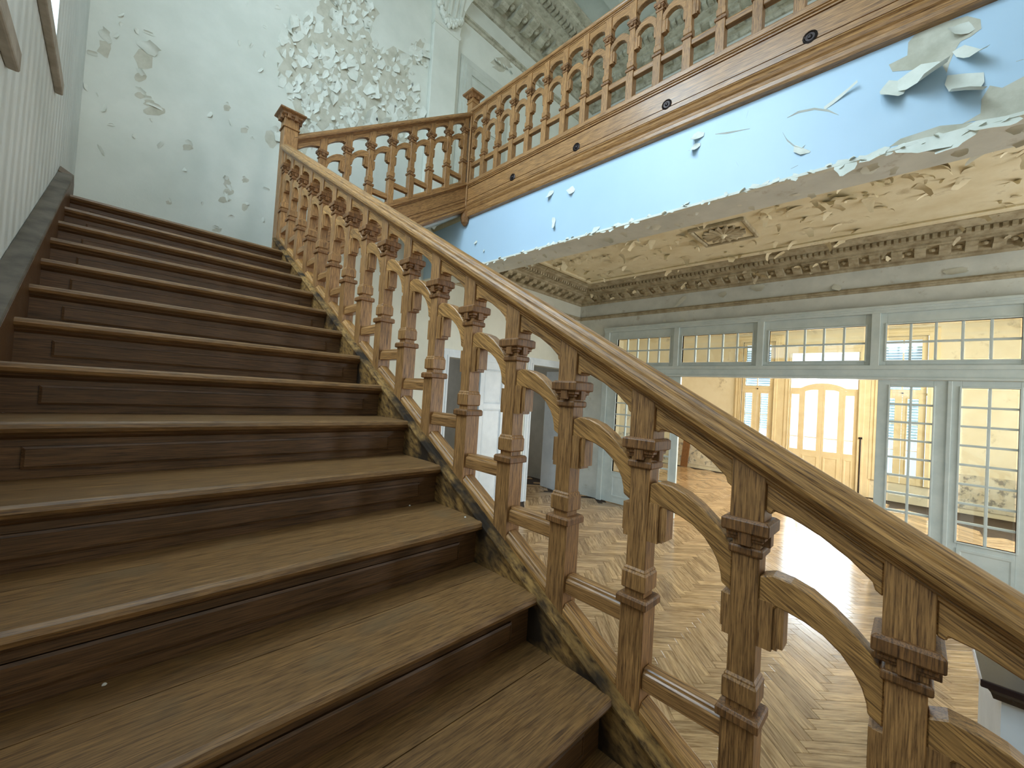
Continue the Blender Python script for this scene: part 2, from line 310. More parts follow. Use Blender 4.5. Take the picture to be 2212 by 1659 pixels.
# dim rooms behind the end wall doors
dm = MB(); wall_y(dm, 5.8, 6.0, 2.4, 7.2, ZF, ZC, [(3.1, 4.1, -2.3, 0.2), (5.5, 6.5, -2.3, 0.2)]); dm.box(2.3, 2.4, YB+T, 6.0, ZF, ZC); dm.box(7.2, 7.3, YB+T, 6.0, ZF, ZC); dm.box(4.6, 4.75, YB+T, 6.0, ZF, ZC)
dm.build('wall_rear', M['dim'], kind='structure', label='dim grey walls of the side rooms behind the doors', cat='wall')
for n, x0 in enumerate((3.1, 5.5)):  # invented windows for the added rear lights
    t = thing('window_%d' % (11+n), ['rear window of the left side room', 'rear window of the right side room'][n], 'window', (0, 5.9, 0), kind='structure')
    m = MB()
    for a in ((x0, x0+0.06, -2.3, 0.2), (x0+0.94, x0+1.0, -2.3, 0.2), (x0, x0+1, -2.3, -2.24), (x0, x0+1, 0.14, 0.2), (x0+0.47, x0+0.53, -2.3, 0.2)): m.box(a[0], a[1], -0.03, 0.03, a[2], a[3])
    m.build('window_frame', W['white_d'], t)
    for a in (x0+0.06, x0+0.53): MB().box(a, a+0.41, -0.004, 0.004, -2.24, 0.14).build('pane', M['wglass'], t)
MB().box(2.3, 7.3, YB+T, 6.0, ZC, ZC+0.1).build('ceiling', M['dim'], kind='structure', label='ceiling of the dim side rooms', cat='ceiling')
MB().box(2.6, 4.6, 2.6, 2.8, ZGF, ZT).build('wall_upper', M['dim'], kind='structure', label='dim wall behind the upper door', cat='wall')

# parquet blocks
BL, BW = 0.50, 0.10; hb = [MB(), MB()]; near = []
u = Vector((1, 1, 0)).normalized(); v = Vector((1, -1, 0)).normalized()
def in_floor(p):
    if XL+0.02 < p.x < XF-0.02 and YN < p.y < YB-0.02: return True
    if XF-0.02 <= p.x < XR-0.02 and RY0 < p.y < RY1-0.02: return not (p.x < XF+T+0.02 and not (P1+0.02 < p.y < P0-0.02))
    return 2.45 < p.x < 7.15 and YB-0.02 <= p.y < 5.75 and not (p.y < YB+T+0.02 and not (DA[0] < p.x < DA[1] or DB[0] < p.x < DB[1]))
blocks = []
for i in range(-60, 120):
    for j in range(-30, 40):
        base = u*(BW*(i)) + v*(BW*i)*1.0
        for k in (0, 1):
            if k == 0: o_ = u*(i*BW+j*2*BL) + v*(i*BW); a, b = u*BL, v*BW
            else: o_ = u*(i*BW+j*2*BL+BL) + v*(i*BW+BW-BL); a, b = u*BW, v*BL
            o_ = o_ + Vector((-3, -3, 0)); c = o_+(a+b)/2
            if not (-1.5 < c.x < 14 and -8.6 < c.y < 6): continue
            if all(in_floor(q) for q in (o_, o_+a, o_+b, o_+a+b)): blocks.append((c, a, b, k))
seen = set(); uniq = []
for c, a, b, k in blocks:
    key = (round(c.x, 2), round(c.y, 2))
    if key in seen: continue
    seen.add(key); uniq.append((c, a, b, k))
def bverts(c, a, b, g=0.0012):
    a2, b2 = a/2-a.normalized()*g, b/2-b.normalized()*g; out = []
    for z, s in ((-0.014, 1), (-0.001, 1), (0, 0.985)):
        for e, f in ((-1, -1), (1, -1), (1, 1), (-1, 1)): out.append(c+a2*e*s+b2*f*s+Vector((0, 0, z)))
    return out
BF = [(0, 1, 5, 4), (1, 2, 6, 5), (2, 3, 7, 6), (3, 0, 4, 7), (4, 5, 9, 8), (5, 6, 10, 9), (6, 7, 11, 10), (7, 4, 8, 11), (8, 9, 10, 11)]
vis = []
for q in uniq:
    x_, y_, z_ = pix((q[0].x, q[0].y, ZF))
    ok = z_ > 0.3 and 880 < x_ < 2212 and 900 < y_ < 1659 and q[0].x > 0.15 and not (q[0].x < 0.2) and (y_ < 1680)
    vis.append((-(FPX/z_)**2 if ok else 1, q))
order = sorted(range(len(vis)), key=lambda i: vis[i][0]); nearset = set(i for i in order[:300] if vis[i][0] < 0)
bm_ = [MB().poly(bverts(Vector((0, 0, 0)), u*BL, v*BW), BF).mesh('parquet_block', PQ[0]), MB().poly(bverts(Vector((0, 0, 0)), u*BW, v*BL), BF).mesh('parquet_block', PQ[1])]
for i, (s_, (c, a, b, k)) in enumerate(vis):
    if i in nearset: put('parquet_block', bm_[k], floor, (c.x, c.y, ZF+random.uniform(-0.0008, 0.0004)))
    else: hb[k].poly([p+Vector((0, 0, ZF)) for p in bverts(c, a, b)], BF)
for k in (0, 1): hb[k].build('parquet_field', PQ[k], floor, kind='stuff')

# ------------------------------------------------------------------ peeling paint
def flake(mb, P, n, up, w_, l_, ang, seg=4):              # curled sheet: hinge at P across `up`, lifting towards n
    n, up = Vector(n), Vector(up).normalized(); side = n.cross(up).normalized()
    r = l_/max(ang, 0.2); rows = []; k = [random.uniform(0.75, 1.2) for _ in range(seg+1)]; sk = random.uniform(-0.4, 0.4)
    tap = random.uniform(0.08, 0.7)
    for i in range(seg+1):
        t = i/seg; th = ang*t; half = w_/2*k[i]*(1-(1-tap)*t)*(0.65 if i == 0 else 1)
        c = Vector(P)+up*(r*math.sin(th))+n*(0.002+r*(1-math.cos(th)))+side*(sk*l_*t)
        rows.append([c-side*half, c+n*(0.12*half*random.uniform(0, 1.5)), c+side*half])
    mb.loft(rows, caps=False, closed=False)
def flake_obj(P, n, up, w_, l_, ang, mat, parent, name='paint_flake'):
    mb = MB(); flake(mb, P, n, up, w_, l_, ang); me = mb.mesh(name, mat); smooth(me); return put(name, me, parent)
def patch(pts, n, mat, parent, off=0.0015, name='bare_patch'):
    n = Vector(n); q = [Vector(p)+n*off for p in pts]; c = sum(q, Vector())/len(q); k = len(q)
    return MB().poly(q+[c], [(i, (i+1) % k, k) for i in range(k)]).build(name, mat, parent)
def jag(cx, cy, rx, ry, n=14, j=0.35):
    return [(cx+rx*math.cos(2*math.pi*i/n)*random.uniform(1-j, 1+j), cy+ry*math.sin(2*math.pi*i/n)*random.uniform(1-j, 1+j)) for i in range(n)]
def wallpt(px, py): return on(1, YB, px, py)
NB = Vector((0, -1, 0))
# dense crazed area on the back wall: bare plaster patches with shards still hanging on
dense = [(660, 130, 62, 95), (745, 110, 75, 85), (820, 170, 80, 75), (870, 250, 45, 55), (720, 220, 80, 60), (790, 260, 70, 40), (745, 15, 55, 50), (905, 115, 22, 30), (640, 290, 40, 50)]
def in_dense(px, py): return any(((px-a)/c)**2+((py-b)/e)**2 < 1 for a, b, c, e in dense)
def shard(cx, cy, r, parent, n=None):                     # nearly flat chip of paint, tilted off the wall
    n = n or random.randint(5, 7); a0 = random.uniform(0, 6.28); tl = random.uniform(0, 6.28); lift = random.uniform(0.004, 0.05)
    pts = []
    for i in range(n):
        a = a0+2*math.pi*i/n+random.uniform(-0.3, 0.3); k = random.uniform(0.55, 1.25)
        q = wallpt(cx+r*0.85*k*math.cos(a), cy+r*1.15*k*math.sin(a)); d_ = max(0.0, math.cos(a-tl))
        pts.append(q+NB*(0.003+lift*d_**1.5*k))
    c = wallpt(cx, cy)+NB*0.003
    MB().poly(pts+[c], [(i, (i+1) % n, n) for i in range(n)]).build('paint_shard', M['flake'], parent)
for a, b, c, e in dense:
    patch([wallpt(*q) for q in jag(a, b, c*0.95, e*0.95, 26, 0.22)], NB, M['bare'], wall_back, 0.0008+0.0003*dense.index((a, b, c, e)))
for iy in range(-2, 27):
    for ix in range(0, 23):
        qx, qy = 575+ix*16+(8 if iy % 2 else 0)+random.uniform(-5, 5), iy*16+random.uniform(-5, 5)
        if not in_dense(qx, qy) or random.random() < 0.36: continue
        shard(qx, qy, random.choice((5, 8, 10, 13, 16))*random.uniform(0.85, 1.15), wall_back)
for k in range(170):                                      # a few loose curls standing out of the crazed area
    a, b, c, e = random.choice(dense); qx, qy = a+c*random.uniform(-0.9, 0.9), b+e*random.uniform(-0.9, 0.9)
    th = random.uniform(0, 6.28); flake_obj(wallpt(qx, qy), NB, (math.cos(th), 0, math.sin(th)), random.uniform(0.03, 0.09), random.uniform(0.03, 0.08), random.uniform(0.5, 1.3), M['flake'], wall_back)
for px, py, rx, ry in [(310, 130, 20, 26), (302, 165, 12, 10), (227, 105, 15, 20), (305, 205, 12, 8), (322, 222, 12, 7), (335, 240, 22, 9), (490, 395, 8, 10), (494, 415, 10, 9), (484, 432, 13, 7), (528, 447, 7, 8), (490, 233, 8, 7), (527, 282, 10, 6), (470, 497, 11, 5), (405, 318, 13, 8), (745, 12, 50, 34), (800, 30, 20, 16), (365, 437, 7, 5), (530, 390, 7, 5), (585, 300, 12, 18), (905, 120, 8, 14)]:
    patch([wallpt(*q) for q in jag(px, py, rx, ry, 11, 0.3)], NB, M['bare'], wall_back)
    a = random.uniform(0.3, 2.8); flake_obj(wallpt(px+random.uniform(-0.5, 0.5)*rx, py-ry*0.9), NB, (math.cos(a), 0, math.sin(a)), rx*0.008, ry*0.005, 0.9, M['flake'], wall_back)
for px, py in [(260, 30), (265, 55), (300, 70), (322, 75), (200, 120), (248, 75), (205, 205), (220, 230), (240, 272), (295, 295), (350, 315), (520, 95), (545, 100), (570, 60), (560, 150), (450, 245), (500, 265), (545, 300), (330, 260), (215, 325), (440, 440), (500, 470), (565, 475), (575, 410), (395, 365), (190, 190), (600, 20), (530, 8), (575, 120), (605, 95)]:
    a = random.uniform(-0.6, 0.6)+random.choice((0, 1.57, 3.14)); flake_obj(wallpt(px, py), NB, (math.cos(a), 0, math.sin(a)), random.uniform(0.06, 0.12), random.uniform(0.02, 0.04), 0.8, M['flake'], wall_back)
# upper wall beside the door
patch([wallpt(*q) for q in jag(1085, 138, 22, 16, 13, 0.4)], NB, M['bare'], wall_back)
for k in range(5): flake_obj(wallpt(1070+k*9, 125+k*7), NB, (random.uniform(-1, 1), 0, -0.6), 0.1, 0.12, 1.0, M['flake'], wall_back)
# beam face
NX = Vector((-1, 0, 0))
def fp(px, py): return on(0, XG, px, py)
patch([fp(*q) for q in [(1962, 92), (1990, 60), (2090, 35), (2118, 42), (2120, 62), (2096, 80), (2075, 90), (2062, 110), (2050, 140), (2045, 158), (2035, 140), (2020, 142), (1985, 150), (1928, 155), (1920, 140), (1960, 120)]], NX, M['bare'], beam)
patch([fp(*q) for q in [(2212, 165), (2180, 182), (2165, 190), (2138, 185), (2120, 215), (2118, 245), (2075, 270), (2100, 262), (2130, 258), (2160, 262), (2230, 245), (2280, 210), (2280, 150)]], NX, M['bare'], beam)
patch([fp(*q) for q in [(1920, 318), (1945, 300), (1985, 287), (2030, 272), (2075, 268), (2120, 262), (2090, 277), (2000, 300)]], NX, M['bare'], beam)
for px, py, a, w_, l_, an in [(1960, 160, (0, -0.5, -1), 0.22, 0.26, 1.6), (1940, 175, (0, 0.6, -1), 0.16, 0.18, 1.3), (2085, 160, (0, 0.4, -1), 0.22, 0.24, 1.5), (2100, 55, (0, 0.9, -0.4), 0.14, 0.12, 1.2), (2070, 105, (0, -0.3, -1), 0.10, 0.2, 1.3), (1515, 285, (0, 0.6, -1), 0.11, 0.12, 1.2), (1507, 310, (0, 0.2, -1), 0.08, 0.11, 1.3), (1192, 412, (0, 0.2, -1), 0.10, 0.11, 1.0), (1240, 405, (0, 0.8, -0.6), 0.10, 0.09, 1.1), (1196, 470, (0, 0.2, -1), 0.07, 0.14, 0.6), (1290, 490, (0, 0.1, -1), 0.10, 0.09, 0.9), (1735, 320, (0, 0.6, -0.7), 0.18, 0.05, 0.6), (1780, 235, (0, -1, 0.2), 0.04, 0.2, 0.4), (1830, 345, (0, 0.3, -1), 0.18, 0.14, 0.7), (1885, 330, (0, -0.3, -1), 0.2, 0.1, 1.4), (2000, 300, (0, 0.1, -1), 0.35, 0.12, 0.9), (2060, 285, (0, -0.1, -1), 0.3, 0.14, 0.8), (2150, 255, (0, 0.2, -1), 0.22, 0.12, 1.3), (1030, 520, (0, 0.4, -1), 0.05, 0.06, 1), (1045, 540, (0, -0.4, -1), 0.05, 0.05, 1)]:
    flake_obj(fp(px, py), NX, a, w_, l_, an, M['flake'], beam)
for pts in ([(1700, 255), (1725, 243), (1760, 236), (1790, 240), (1812, 249)], [(1690, 285), (1700, 303), (1718, 318), (1732, 323), (1740, 313)], [(1600, 230), (1600, 250)], [(1617, 238), (1612, 256)], [(1545, 290), (1570, 288), (1620, 278)], [(1708, 365), (1724, 357)], [(1590, 350), (1596, 360)], [(2195, 133), (2212, 128)]):
    mb = MB(); rows = []
    for i, q in enumerate(pts):
        c = fp(*q); e = 0.006 if 0 < i < len(pts)-1 else 0.001; rows.append([c+NX*0.001+Vector((0, 0, -e)), c+NX*(0.001+1.6*e)+Vector((0, 0, e))])
    mb.loft(rows, caps=False, closed=False).build('paint_crack', M['flake'], beam)
for k in range(70):                                       # curls along the beam's lower edge
    yy = 0.4-4.9*(k+random.random())/70
    flake_obj((XG, yy, 0.545+random.uniform(-0.01, 0.03)), NX, (0, random.uniform(-0.8, 0.8), -1), random.uniform(0.02, 0.09), random.uniform(0.03, 0.07), random.uniform(0.8, 2.0), M['flake'], beam)
hall_ceiling = bpy.data.objects['ceiling.001']
for k in range(210):                                      # hanging flakes under the hall ceiling
    cx, cy = 4.35+1.95*random.random(), 0.9-5.8*random.random()
    if k < 60: cx = 4.35+0.5*random.random()
    if abs(cx-4.9) < 0.5 and abs(cy+2.22) < 0.5: continue
    a = random.uniform(0, 6.28); big = random.random()**2
    flake_obj((cx, cy, ZC), (0, 0, -1), (math.cos(a), math.sin(a), 0), 0.035+0.15*big, 0.05+0.20*big, random.uniform(0.4, 1.8), M['cflake'] if k % 4 else M['hceil'], hall_ceiling)
for k in range(46):                                       # torn strips on the soffit edge of the beam
    yy = 0.8-5.8*random.random(); a = random.uniform(-0.8, 0.8)
    flake_obj((XG+0.375-random.random()*0.3, yy, 0.535), (0, 0, -1), (math.cos(a), math.sin(a), 0), random.uniform(0.03, 0.12), random.uniform(0.03, 0.10), random.uniform(0.3, 1.0), M['flake'], beam)

# ------------------------------------------------------------------ cornices and picture rails
def mitred(prof, x0, y0, name, mat, parent, z=0, sc_=1.0):   # from far wall end y0 round the corner to x0 on the back wall
    mb = MB(); rings = []
    for path in (0, 1, 2):
        ring = []
        for d_, h in prof:
            d_, h = d_*sc_, z+h*sc_
            ring.append([(XF-d_, y0, h), (XF-d_, YB-d_, h), (x0, YB-d_, h)][path])
        rings.append(ring)
    mb.loft(rings); return mb.build(name, mat, parent)
CPROF = [(0, 0), (0.03, 0.0), (0.05, 0.025), (0.05, 0.045), (0.09, 0.06), (0.11, 0.09), (0.34, 0.115), (0.37, 0.125), (0.37, 0.15), (0.45, 0.165), (0.46, 0.18), (0.56, 0.225), (0.60, 0.235), (0.62, 0.255), (0.70, 0.265), (0.70, 0.30), (0, 0.30)]
def cornice(tn, label, z0, x0, y0, sc_, mat, ndent, pitch):
    t = thing(tn, label, 'cornice', (0, 0, 0), kind='structure')
    mitred(CPROF, x0, y0, 'cornice_moulding', mat, t, z0, sc_)
    md = MB(); prof = [(0.09, 0.055), (0.13, 0.03), (0.18, 0.022), (0.22, 0.035), (0.25, 0.06), (0.29, 0.062), (0.33, 0.072), (0.345, 0.095), (0.345, 0.118), (0.10, 0.118)]
    hwid = 0.055
    me = MB().prism([(d_*sc_, h*sc_) for d_, h in prof], 0, -hwid*sc_, hwid*sc_)
    me.lathe([(0.001, 0.03*sc_), (0.03*sc_, 0.036*sc_), (0.035*sc_, 0.05*sc_), (0.02*sc_, 0.06*sc_)], 0, 0.16*sc_, 8)
    me = me.mesh('modillion', mat)
    eg = MB().lathe([(0.001, 0.062*sc_), (0.028*sc_, 0.072*sc_), (0.042*sc_, 0.092*sc_), (0.035*sc_, 0.11*sc_)], 0, 0.23*sc_, 10).mesh('rosette', mat)
    n = int((YB-0.45*sc_-y0)/pitch)
    for i in range(n):
        yy = YB-0.42*sc_-i*pitch
        put('modillion', me, t, (XF, yy, z0), math.pi/2); put('rosette', eg, t, (XF, yy-pitch/2, z0), math.pi/2)
    for i in range(int((XF-0.45*sc_-x0)/pitch)):
        xx = XF-0.42*sc_-i*pitch
        put('modillion', me, t, (xx, YB, z0), math.pi); put('rosette', eg, t, (xx-pitch/2, YB, z0), math.pi)
    dn = MB(); q = 0.045*sc_
    for i in range(int((YB-0.5*sc_-y0)/(q*1.6))):
        yy = YB-0.56*sc_-i*q*1.6; dn.box(XF-0.55*sc_, XF-0.47*sc_, yy-q, yy, z0+0.165*sc_, z0+0.212*sc_)
    for i in range(int((XF-0.5*sc_-x0)/(q*1.6))):
        xx = XF-0.56*sc_-i*q*1.6; dn.box(xx-q, xx, YB-0.55*sc_, YB-0.47*sc_, z0+0.165*sc_, z0+0.212*sc_)
    dn.build('dentils', mat, t, kind='stuff'); return t
corn_low = cornice('trim_2', 'grimy modillion cornice round the lower hall ceiling', 0.99, 2.775, -7.5, 1.0, M['corn'], 0, 0.23)
corn_up = cornice('trim_3', 'dim modillion cornice round the upper hall ceiling', 5.66, 2.85, -7.5, 1.53, M['cornu'], 0, 0.33)
for k in range(60):                                       # loose paint hanging off the lower cornice
    yy = 1.0-6*random.random(); flake_obj((XF-0.12-0.4*random.random(), yy, 1.03+0.1*random.random()), (-0.5, 0, -0.8), (0, random.uniform(-1, 1), random.uniform(-0.5, 0.3)), random.uniform(0.04, 0.10), random.uniform(0.04, 0.12), 1.2, M['cflake'] if k % 2 else M['corn'], corn_low)
PPROF = [(0, -0.045), (0.016, -0.042), (0.022, -0.02), (0.022, -0.012), (0.05, -0.008), (0.055, 0.004), (0.05, 0.016), (0.03, 0.022), (0.026, 0.034), (0, 0.038)]
t = thing('trim_4', 'narrow picture rail moulding along the lower hall walls', 'moulding', kind='structure'); mitred(PPROF, 2.775, -7.5, 'picture_rail', M['corn'], t, 0.69)
t = thing('trim_5', 'picture rail moulding along the upper hall walls', 'moulding', kind='structure'); mitred(PPROF, 2.85, -7.5, 'picture_rail', M['cornu'], t, 5.28, 1.3)
# ceiling border frame lines
CB = thing('trim_6', 'raised border moulding on the lower hall ceiling', 'moulding', kind='structure')
mitred([(0.78, 0.255), (0.80, 0.285), (0.86, 0.285), (0.88, 0.255), (0.86, 0.24), (0.80, 0.24)], 2.9, -7.5, 'ceiling_border', M['hceil'], CB, 0.99)
fr_ = thing('trim_8', 'raised border moulding on the upper ceiling', 'moulding', kind='structure'); mitred([(1.5, -0.06), (1.53, 0.0), (1.75, 0.0), (1.78, -0.04), (1.7, -0.06)], 2.9, -7.5, 'ceiling_border', M['uceil'], fr_, ZT)
# ornate plaque on the hall ceiling
pl = thing('ceiling_plaque', 'square cream plaster relief panel with fan leaves on the ceiling', 'relief', (4.90, -2.22, ZC)); pl.rotation_euler = (0, 0, 0)
m = MB()
for a in ((-0.36, -0.315, -0.36, 0.36), (0.315, 0.36, -0.36, 0.36), (-0.315, 0.315, -0.36, -0.315), (-0.315, 0.315, 0.315, 0.36)): m.box(a[0], a[1], a[2], a[3], -0.045, -0.001)
bevel(m.build('frame', M['corn'], pl), 0.012)
MB().box(-0.30, 0.30, -0.30, 0.30, -0.02, -0.001).build('panel', M['hceil'], pl)
lm = MB(); lm.loft([[(0.02*s_, r_, -0.02), (0.035*s_*k_, r_, -0.045), (0.0, r_, -0.055), (-0.035*s_*k_, r_, -0.045), (-0.02*s_, r_, -0.02)] for r_, k_, s_ in ((0.05, 0.5, 1), (0.14, 1.0, 1), (0.22, 1.2, 1), (0.275, 0.5, 0.8))])
lme = lm.mesh('fan_leaf', M['corn'])
for k in range(16): put('fan_leaf', lme, pl, (0, 0, 0), k*math.pi/8)
MB().lathe([(0.06, -0.02), (0.055, -0.05), (0.03, -0.065), (0.02, -0.09), (0.001, -0.1)], 0, 0, 12).build('boss', M['hceil'], pl)

# ------------------------------------------------------------------ upper back wall: pilaster, door
t = thing('trim_7', 'white pilaster with fluted leafy capital on the back wall', 'pilaster', (2.54, YB, 0), kind='structure')
m = MB().box(-0.25, 0.25, -0.08, 0, 0.4, 4.74); bevel(m.build('shaft', M['wall'], t), 0.012)
m = MB().loft([[(-a, -b, z), (a, -b, z), (a, 0, z), (-a, 0, z)] for a, b, z in ((0.25, 0.08, 4.74), (0.265, 0.10, 4.76), (0.265, 0.10, 4.80), (0.25, 0.08, 4.82), (0.26, 0.09, 4.95), (0.30, 0.13, 5.25), (0.36, 0.20, 5.42), (0.38, 0.22, 5.44), (0.38, 0.22, 5.58), (0.34, 0.16, 5.66))])
m.build('capital', M['wall'], t)
fm = MB().loft([[(-0.018, -0.12, 5.0), (0.018, -0.12, 5.0), (0.018, -0.09, 5.0), (-0.018, -0.09, 5.0)], [(-0.024, -0.17, 5.28), (0.024, -0.17, 5.28), (0.024, -0.12, 5.28), (-0.024, -0.12, 5.28)], [(-0.024, -0.22, 5.40), (0.024, -0.22, 5.40), (0.024, -0.16, 5.40), (-0.024, -0.16, 5.40)]]).mesh('flute', M['wall'])
for k in range(5): put('flute', fm, t, (-0.2+0.1*k, 0, 0))
lf = MB().lathe([(0.001, -0.05), (0.035, -0.02), (0.045, 0.01), (0.025, 0.05), (0.001, 0.06)], 0, 0, 7).mesh('carved_leaf', M['wall'])
for k in range(26): put('carved_leaf', lf, t, (-0.24+0.48*(k/25), -0.11-0.02*random.random(), 4.93+0.10*math.cos(k/25*6.28*1.0)+random.uniform(-0.04, 0.05)))
def panel_leaf(parent, w_, h_, panels, mat, t_=0.045, x0=0, z0=0):   # leaf in local XZ plane, front at y=-t_
    m = MB(); m.box(x0, x0+w_, -t_*0.6, 0, z0, z0+h_)
    xs = [(x0, x0+0.1), (x0+w_-0.1, x0+w_)]
    for a, b in xs: m.box(a, b, -t_, -t_*0.6, z0, z0+h_)
    zc = z0
    for (a, b) in panels+[(h_, h_)]:
        m.box(x0+0.1, x0+w_-0.1, -t_, -t_*0.6, zc, z0+a); zc = z0+b
    o = m.build('door_leaf', mat, parent); bevel(o, 0.004)
    for a, b in panels:
        q = MB().loft([[(x0+0.1+i, y_, z0+a+i), (x0+w_-0.1-i, y_, z0+a+i), (x0+w_-0.1-i, y_, z0+b-i), (x0+0.1+i, y_, z0+b-i)] for i, y_ in ((0.0, -t_*0.6), (0.025, -t_*0.85), (0.035, -t_*0.62), (0.06, -t_*0.7))])
        q.build('door_panel', mat, o)
    return o
def casing(parent, x0, x1, z0, z1, wd, mat, y_=-0.03):
    m = MB()
    for i, (a, b) in enumerate(((wd, 0.02), (wd*0.72, 0.032), (wd*0.25, 0.045))):
        m.box(x0-a, x0, -b, 0.0, z0, z1+a); m.box(x1, x1+a, -b, 0.0, z0, z1+a); m.box(x0, x1, -b, 0.0, z1, z1+a)
    bevel(m.build('door_casing', mat, parent), 0.004)
t = thing('door_1', 'white panelled door on the upper floor beside the pilaster', 'door', (0, YB, 0), kind='structure')
casing(t, DU[0], DU[1], ZGF, DU[3], 0.13, M['udoor']); panel_leaf(t, DU[1]-DU[0], DU[3]-ZGF, [(0.2, 0.95), (1.1, 2.0), (2.1, 2.82)], M['udoor'], x0=DU[0], z0=ZGF)
# end wall doors of the lower hall
t = thing('door_2', 'half open white double door on the hall end wall', 'door', (0, YB, 0), kind='structure')
casing(t, DA[0], DA[1], ZF, DA[3], 0.14, W['white_d']); panel_leaf(t, 0.66, DA[3]-ZF, [(0.2, 0.85), (0.95, 1.9), (2.0, 2.65)], W['white_d'], x0=3.78, z0=ZF)
t = thing('door_3', 'open white panelled door in the hall corner', 'door', (0, YB, 0), kind='structure')
casing(t, DB[0], DB[1], ZF, DB[3], 0.15, W['white_d'])
lf_ = panel_leaf(t, 0.62, DB[3]-ZF-0.05, [(0.2, 0.85), (0.95, 1.9), (2.0, 2.7)], W['white_d'], z0=ZF+0.01)
lf_.location = (6.50, 0.12, 0); lf_.rotation_euler = (0, 0, math.radians(84))
MB().lathe([(0.012, 0), (0.012, 0.02), (0.02, 0.03), (0.02, 0.06)], 0.56, -0.07, 8).build('door_handle', M['bolt'], lf_); lf_.children[-1].location = (0, 0, ZF+1.05)

# ------------------------------------------------------------------ glazed partition
gp = thing('glazed_partition', 'tall grey painted glazed partition with transom lights and folding doors', 'partition', (XF, 0, ZF))
def L(z): return z-ZF
fm = MB()
XA, XB = -0.05, 0.10
fm.box(XA, XB, P1, P0, L(-0.62), L(-0.44)); fm.box(XA-0.02, XB, P1, P0, L(-0.50), L(-0.44)); fm.box(XA-0.025, XB, P1, P0, L(-0.645), L(-0.61))
for a, b in ((0.03, 0.31), (0.05, 0.345), (0.07, 0.375)): fm.box(XA-a, XB, P1, P0+0.0, L(b), L(PZ))
bevel(fm.build('beam', M['part'], gp), 0.006)
for yy, hwd in ((P0-0.06, 0.06), (-0.843, 0.05), (-2.287, 0.05), (-3.754, 0.05), (P1+0.03, 0.05)):
    m = MB().box(XA-0.02, XB, yy-hwd, yy+hwd, L(-0.45), L(0.33)); bevel(m.build('mullion', M['part'], gp), 0.006)
def glazed(parent, name, y0, y1, z0, z1, gy0, gy1, gz0, gz1, nc, nr, bar=0.028, low=None, mat=None, gl=None):
    mat = mat or M['part']; gl = gl or M['glass']
    m = MB(); m.box(-0.03, 0.03, y0, gy0, z0, z1); m.box(-0.03, 0.03, gy1, y1, z0, z1); m.box(-0.03, 0.03, gy0, gy1, z0, gz0); m.box(-0.03, 0.03, gy0, gy1, gz1, z1)
    b = 0.02
    m.box(-0.042, 0.03, gy0-b, gy0, gz0-b, gz1+b); m.box(-0.042, 0.03, gy1, gy1+b, gz0-b, gz1+b); m.box(-0.042, 0.03, gy0, gy1, gz0-b, gz0); m.box(-0.042, 0.03, gy0, gy1, gz1, gz1+b)
    cw, rh = (gy1-gy0)/nc, (gz1-gz0)/nr
    for i in range(1, nc): m.box(-0.022, 0.022, gy0+i*cw-bar/2, gy0+i*cw+bar/2, gz0, gz1)
    for j in range(1, nr): m.box(-0.021, 0.021, gy0, gy1, gz0+j*rh-bar/2, gz0+j*rh+bar/2)
    o = m.build(name, mat, parent); bevel(o, 0.003, 1)
    pw, ph, e = (cw-bar)/2, (rh-bar)/2, 0.012
    pm = MB().loft([[(x_, -pw+i, -ph+i), (x_, pw-i, -ph+i), (x_, pw-i, ph-i), (x_, -pw+i, ph-i)] for x_, i in ((0.003, 0), (-0.001, 0), (-0.004, e))]).mesh('pane', gl)
    for i in range(nc):
        for j in range(nr): put('pane', pm, o, (0, gy0+(i+0.5)*cw, gz0+(j+0.5)*rh))
    if low:
        for a, b_ in low:
            q = MB().loft([[(x_, gy0+i, a+i), (x_, gy1-i, a+i), (x_, gy1-i, b_-i), (x_, gy0+i, b_-i)] for i, x_ in ((0, -0.03), (0.0, -0.04), (0.03, -0.04), (0.045, -0.034), (0.06, -0.034))]); q.build('door_panel', mat, o)
    return o
for g0, g1, a, b in ((-0.707, 0.464, -0.793, P0-0.12), (-2.16, -0.954, -2.237, -0.893), (-3.64, -2.416, -3.704, -2.337), (-5.094, -3.875, -5.16, -3.804)):
    glazed(gp, 'transom_light', a, b, L(-0.44), L(0.31), g0, g1, L(-0.367), L(0.145), 5, 2)
GZ0, GZ1 = L(-2.72), L(-0.74)
for a, b, g0, g1 in ((-5.24, -4.515, -5.094, -4.613), (-4.50, -3.80, -4.357, -3.933), (-0.245, -0.95+0.0, 0, 0), (0.0, 0.0, 0, 0)):
    if g0 == 0: continue
    glazed(gp, 'door_leaf', a, b, 0.01, L(-0.65), g0, g1, GZ0, GZ1, 2, 8, low=[(0.14, 0.60)])
for a, b, g0, g1 in ((-0.955, -0.25, -0.80, -0.38), (-0.235, 0.655, -0.06, 0.43)):
    glazed(gp, 'door_leaf', a, b, 0.01, L(-0.65), g0, g1, GZ0, GZ1, 2, 8, low=[(0.14, 0.60)])
for yy in (-4.508, -0.243):
    m = MB().box(-0.045, 0.045, yy-0.022, yy+0.022, 0.01, L(-0.65)); bevel(m.build('astragal', M['part'], gp), 0.006)
for k, yy in enumerate((P0-0.06,)):
    m = MB().box(XA-0.02, XB, yy-0.06, yy+0.06, 0, L(-0.62)); bevel(m.build('jamb', M['part'], gp), 0.006)
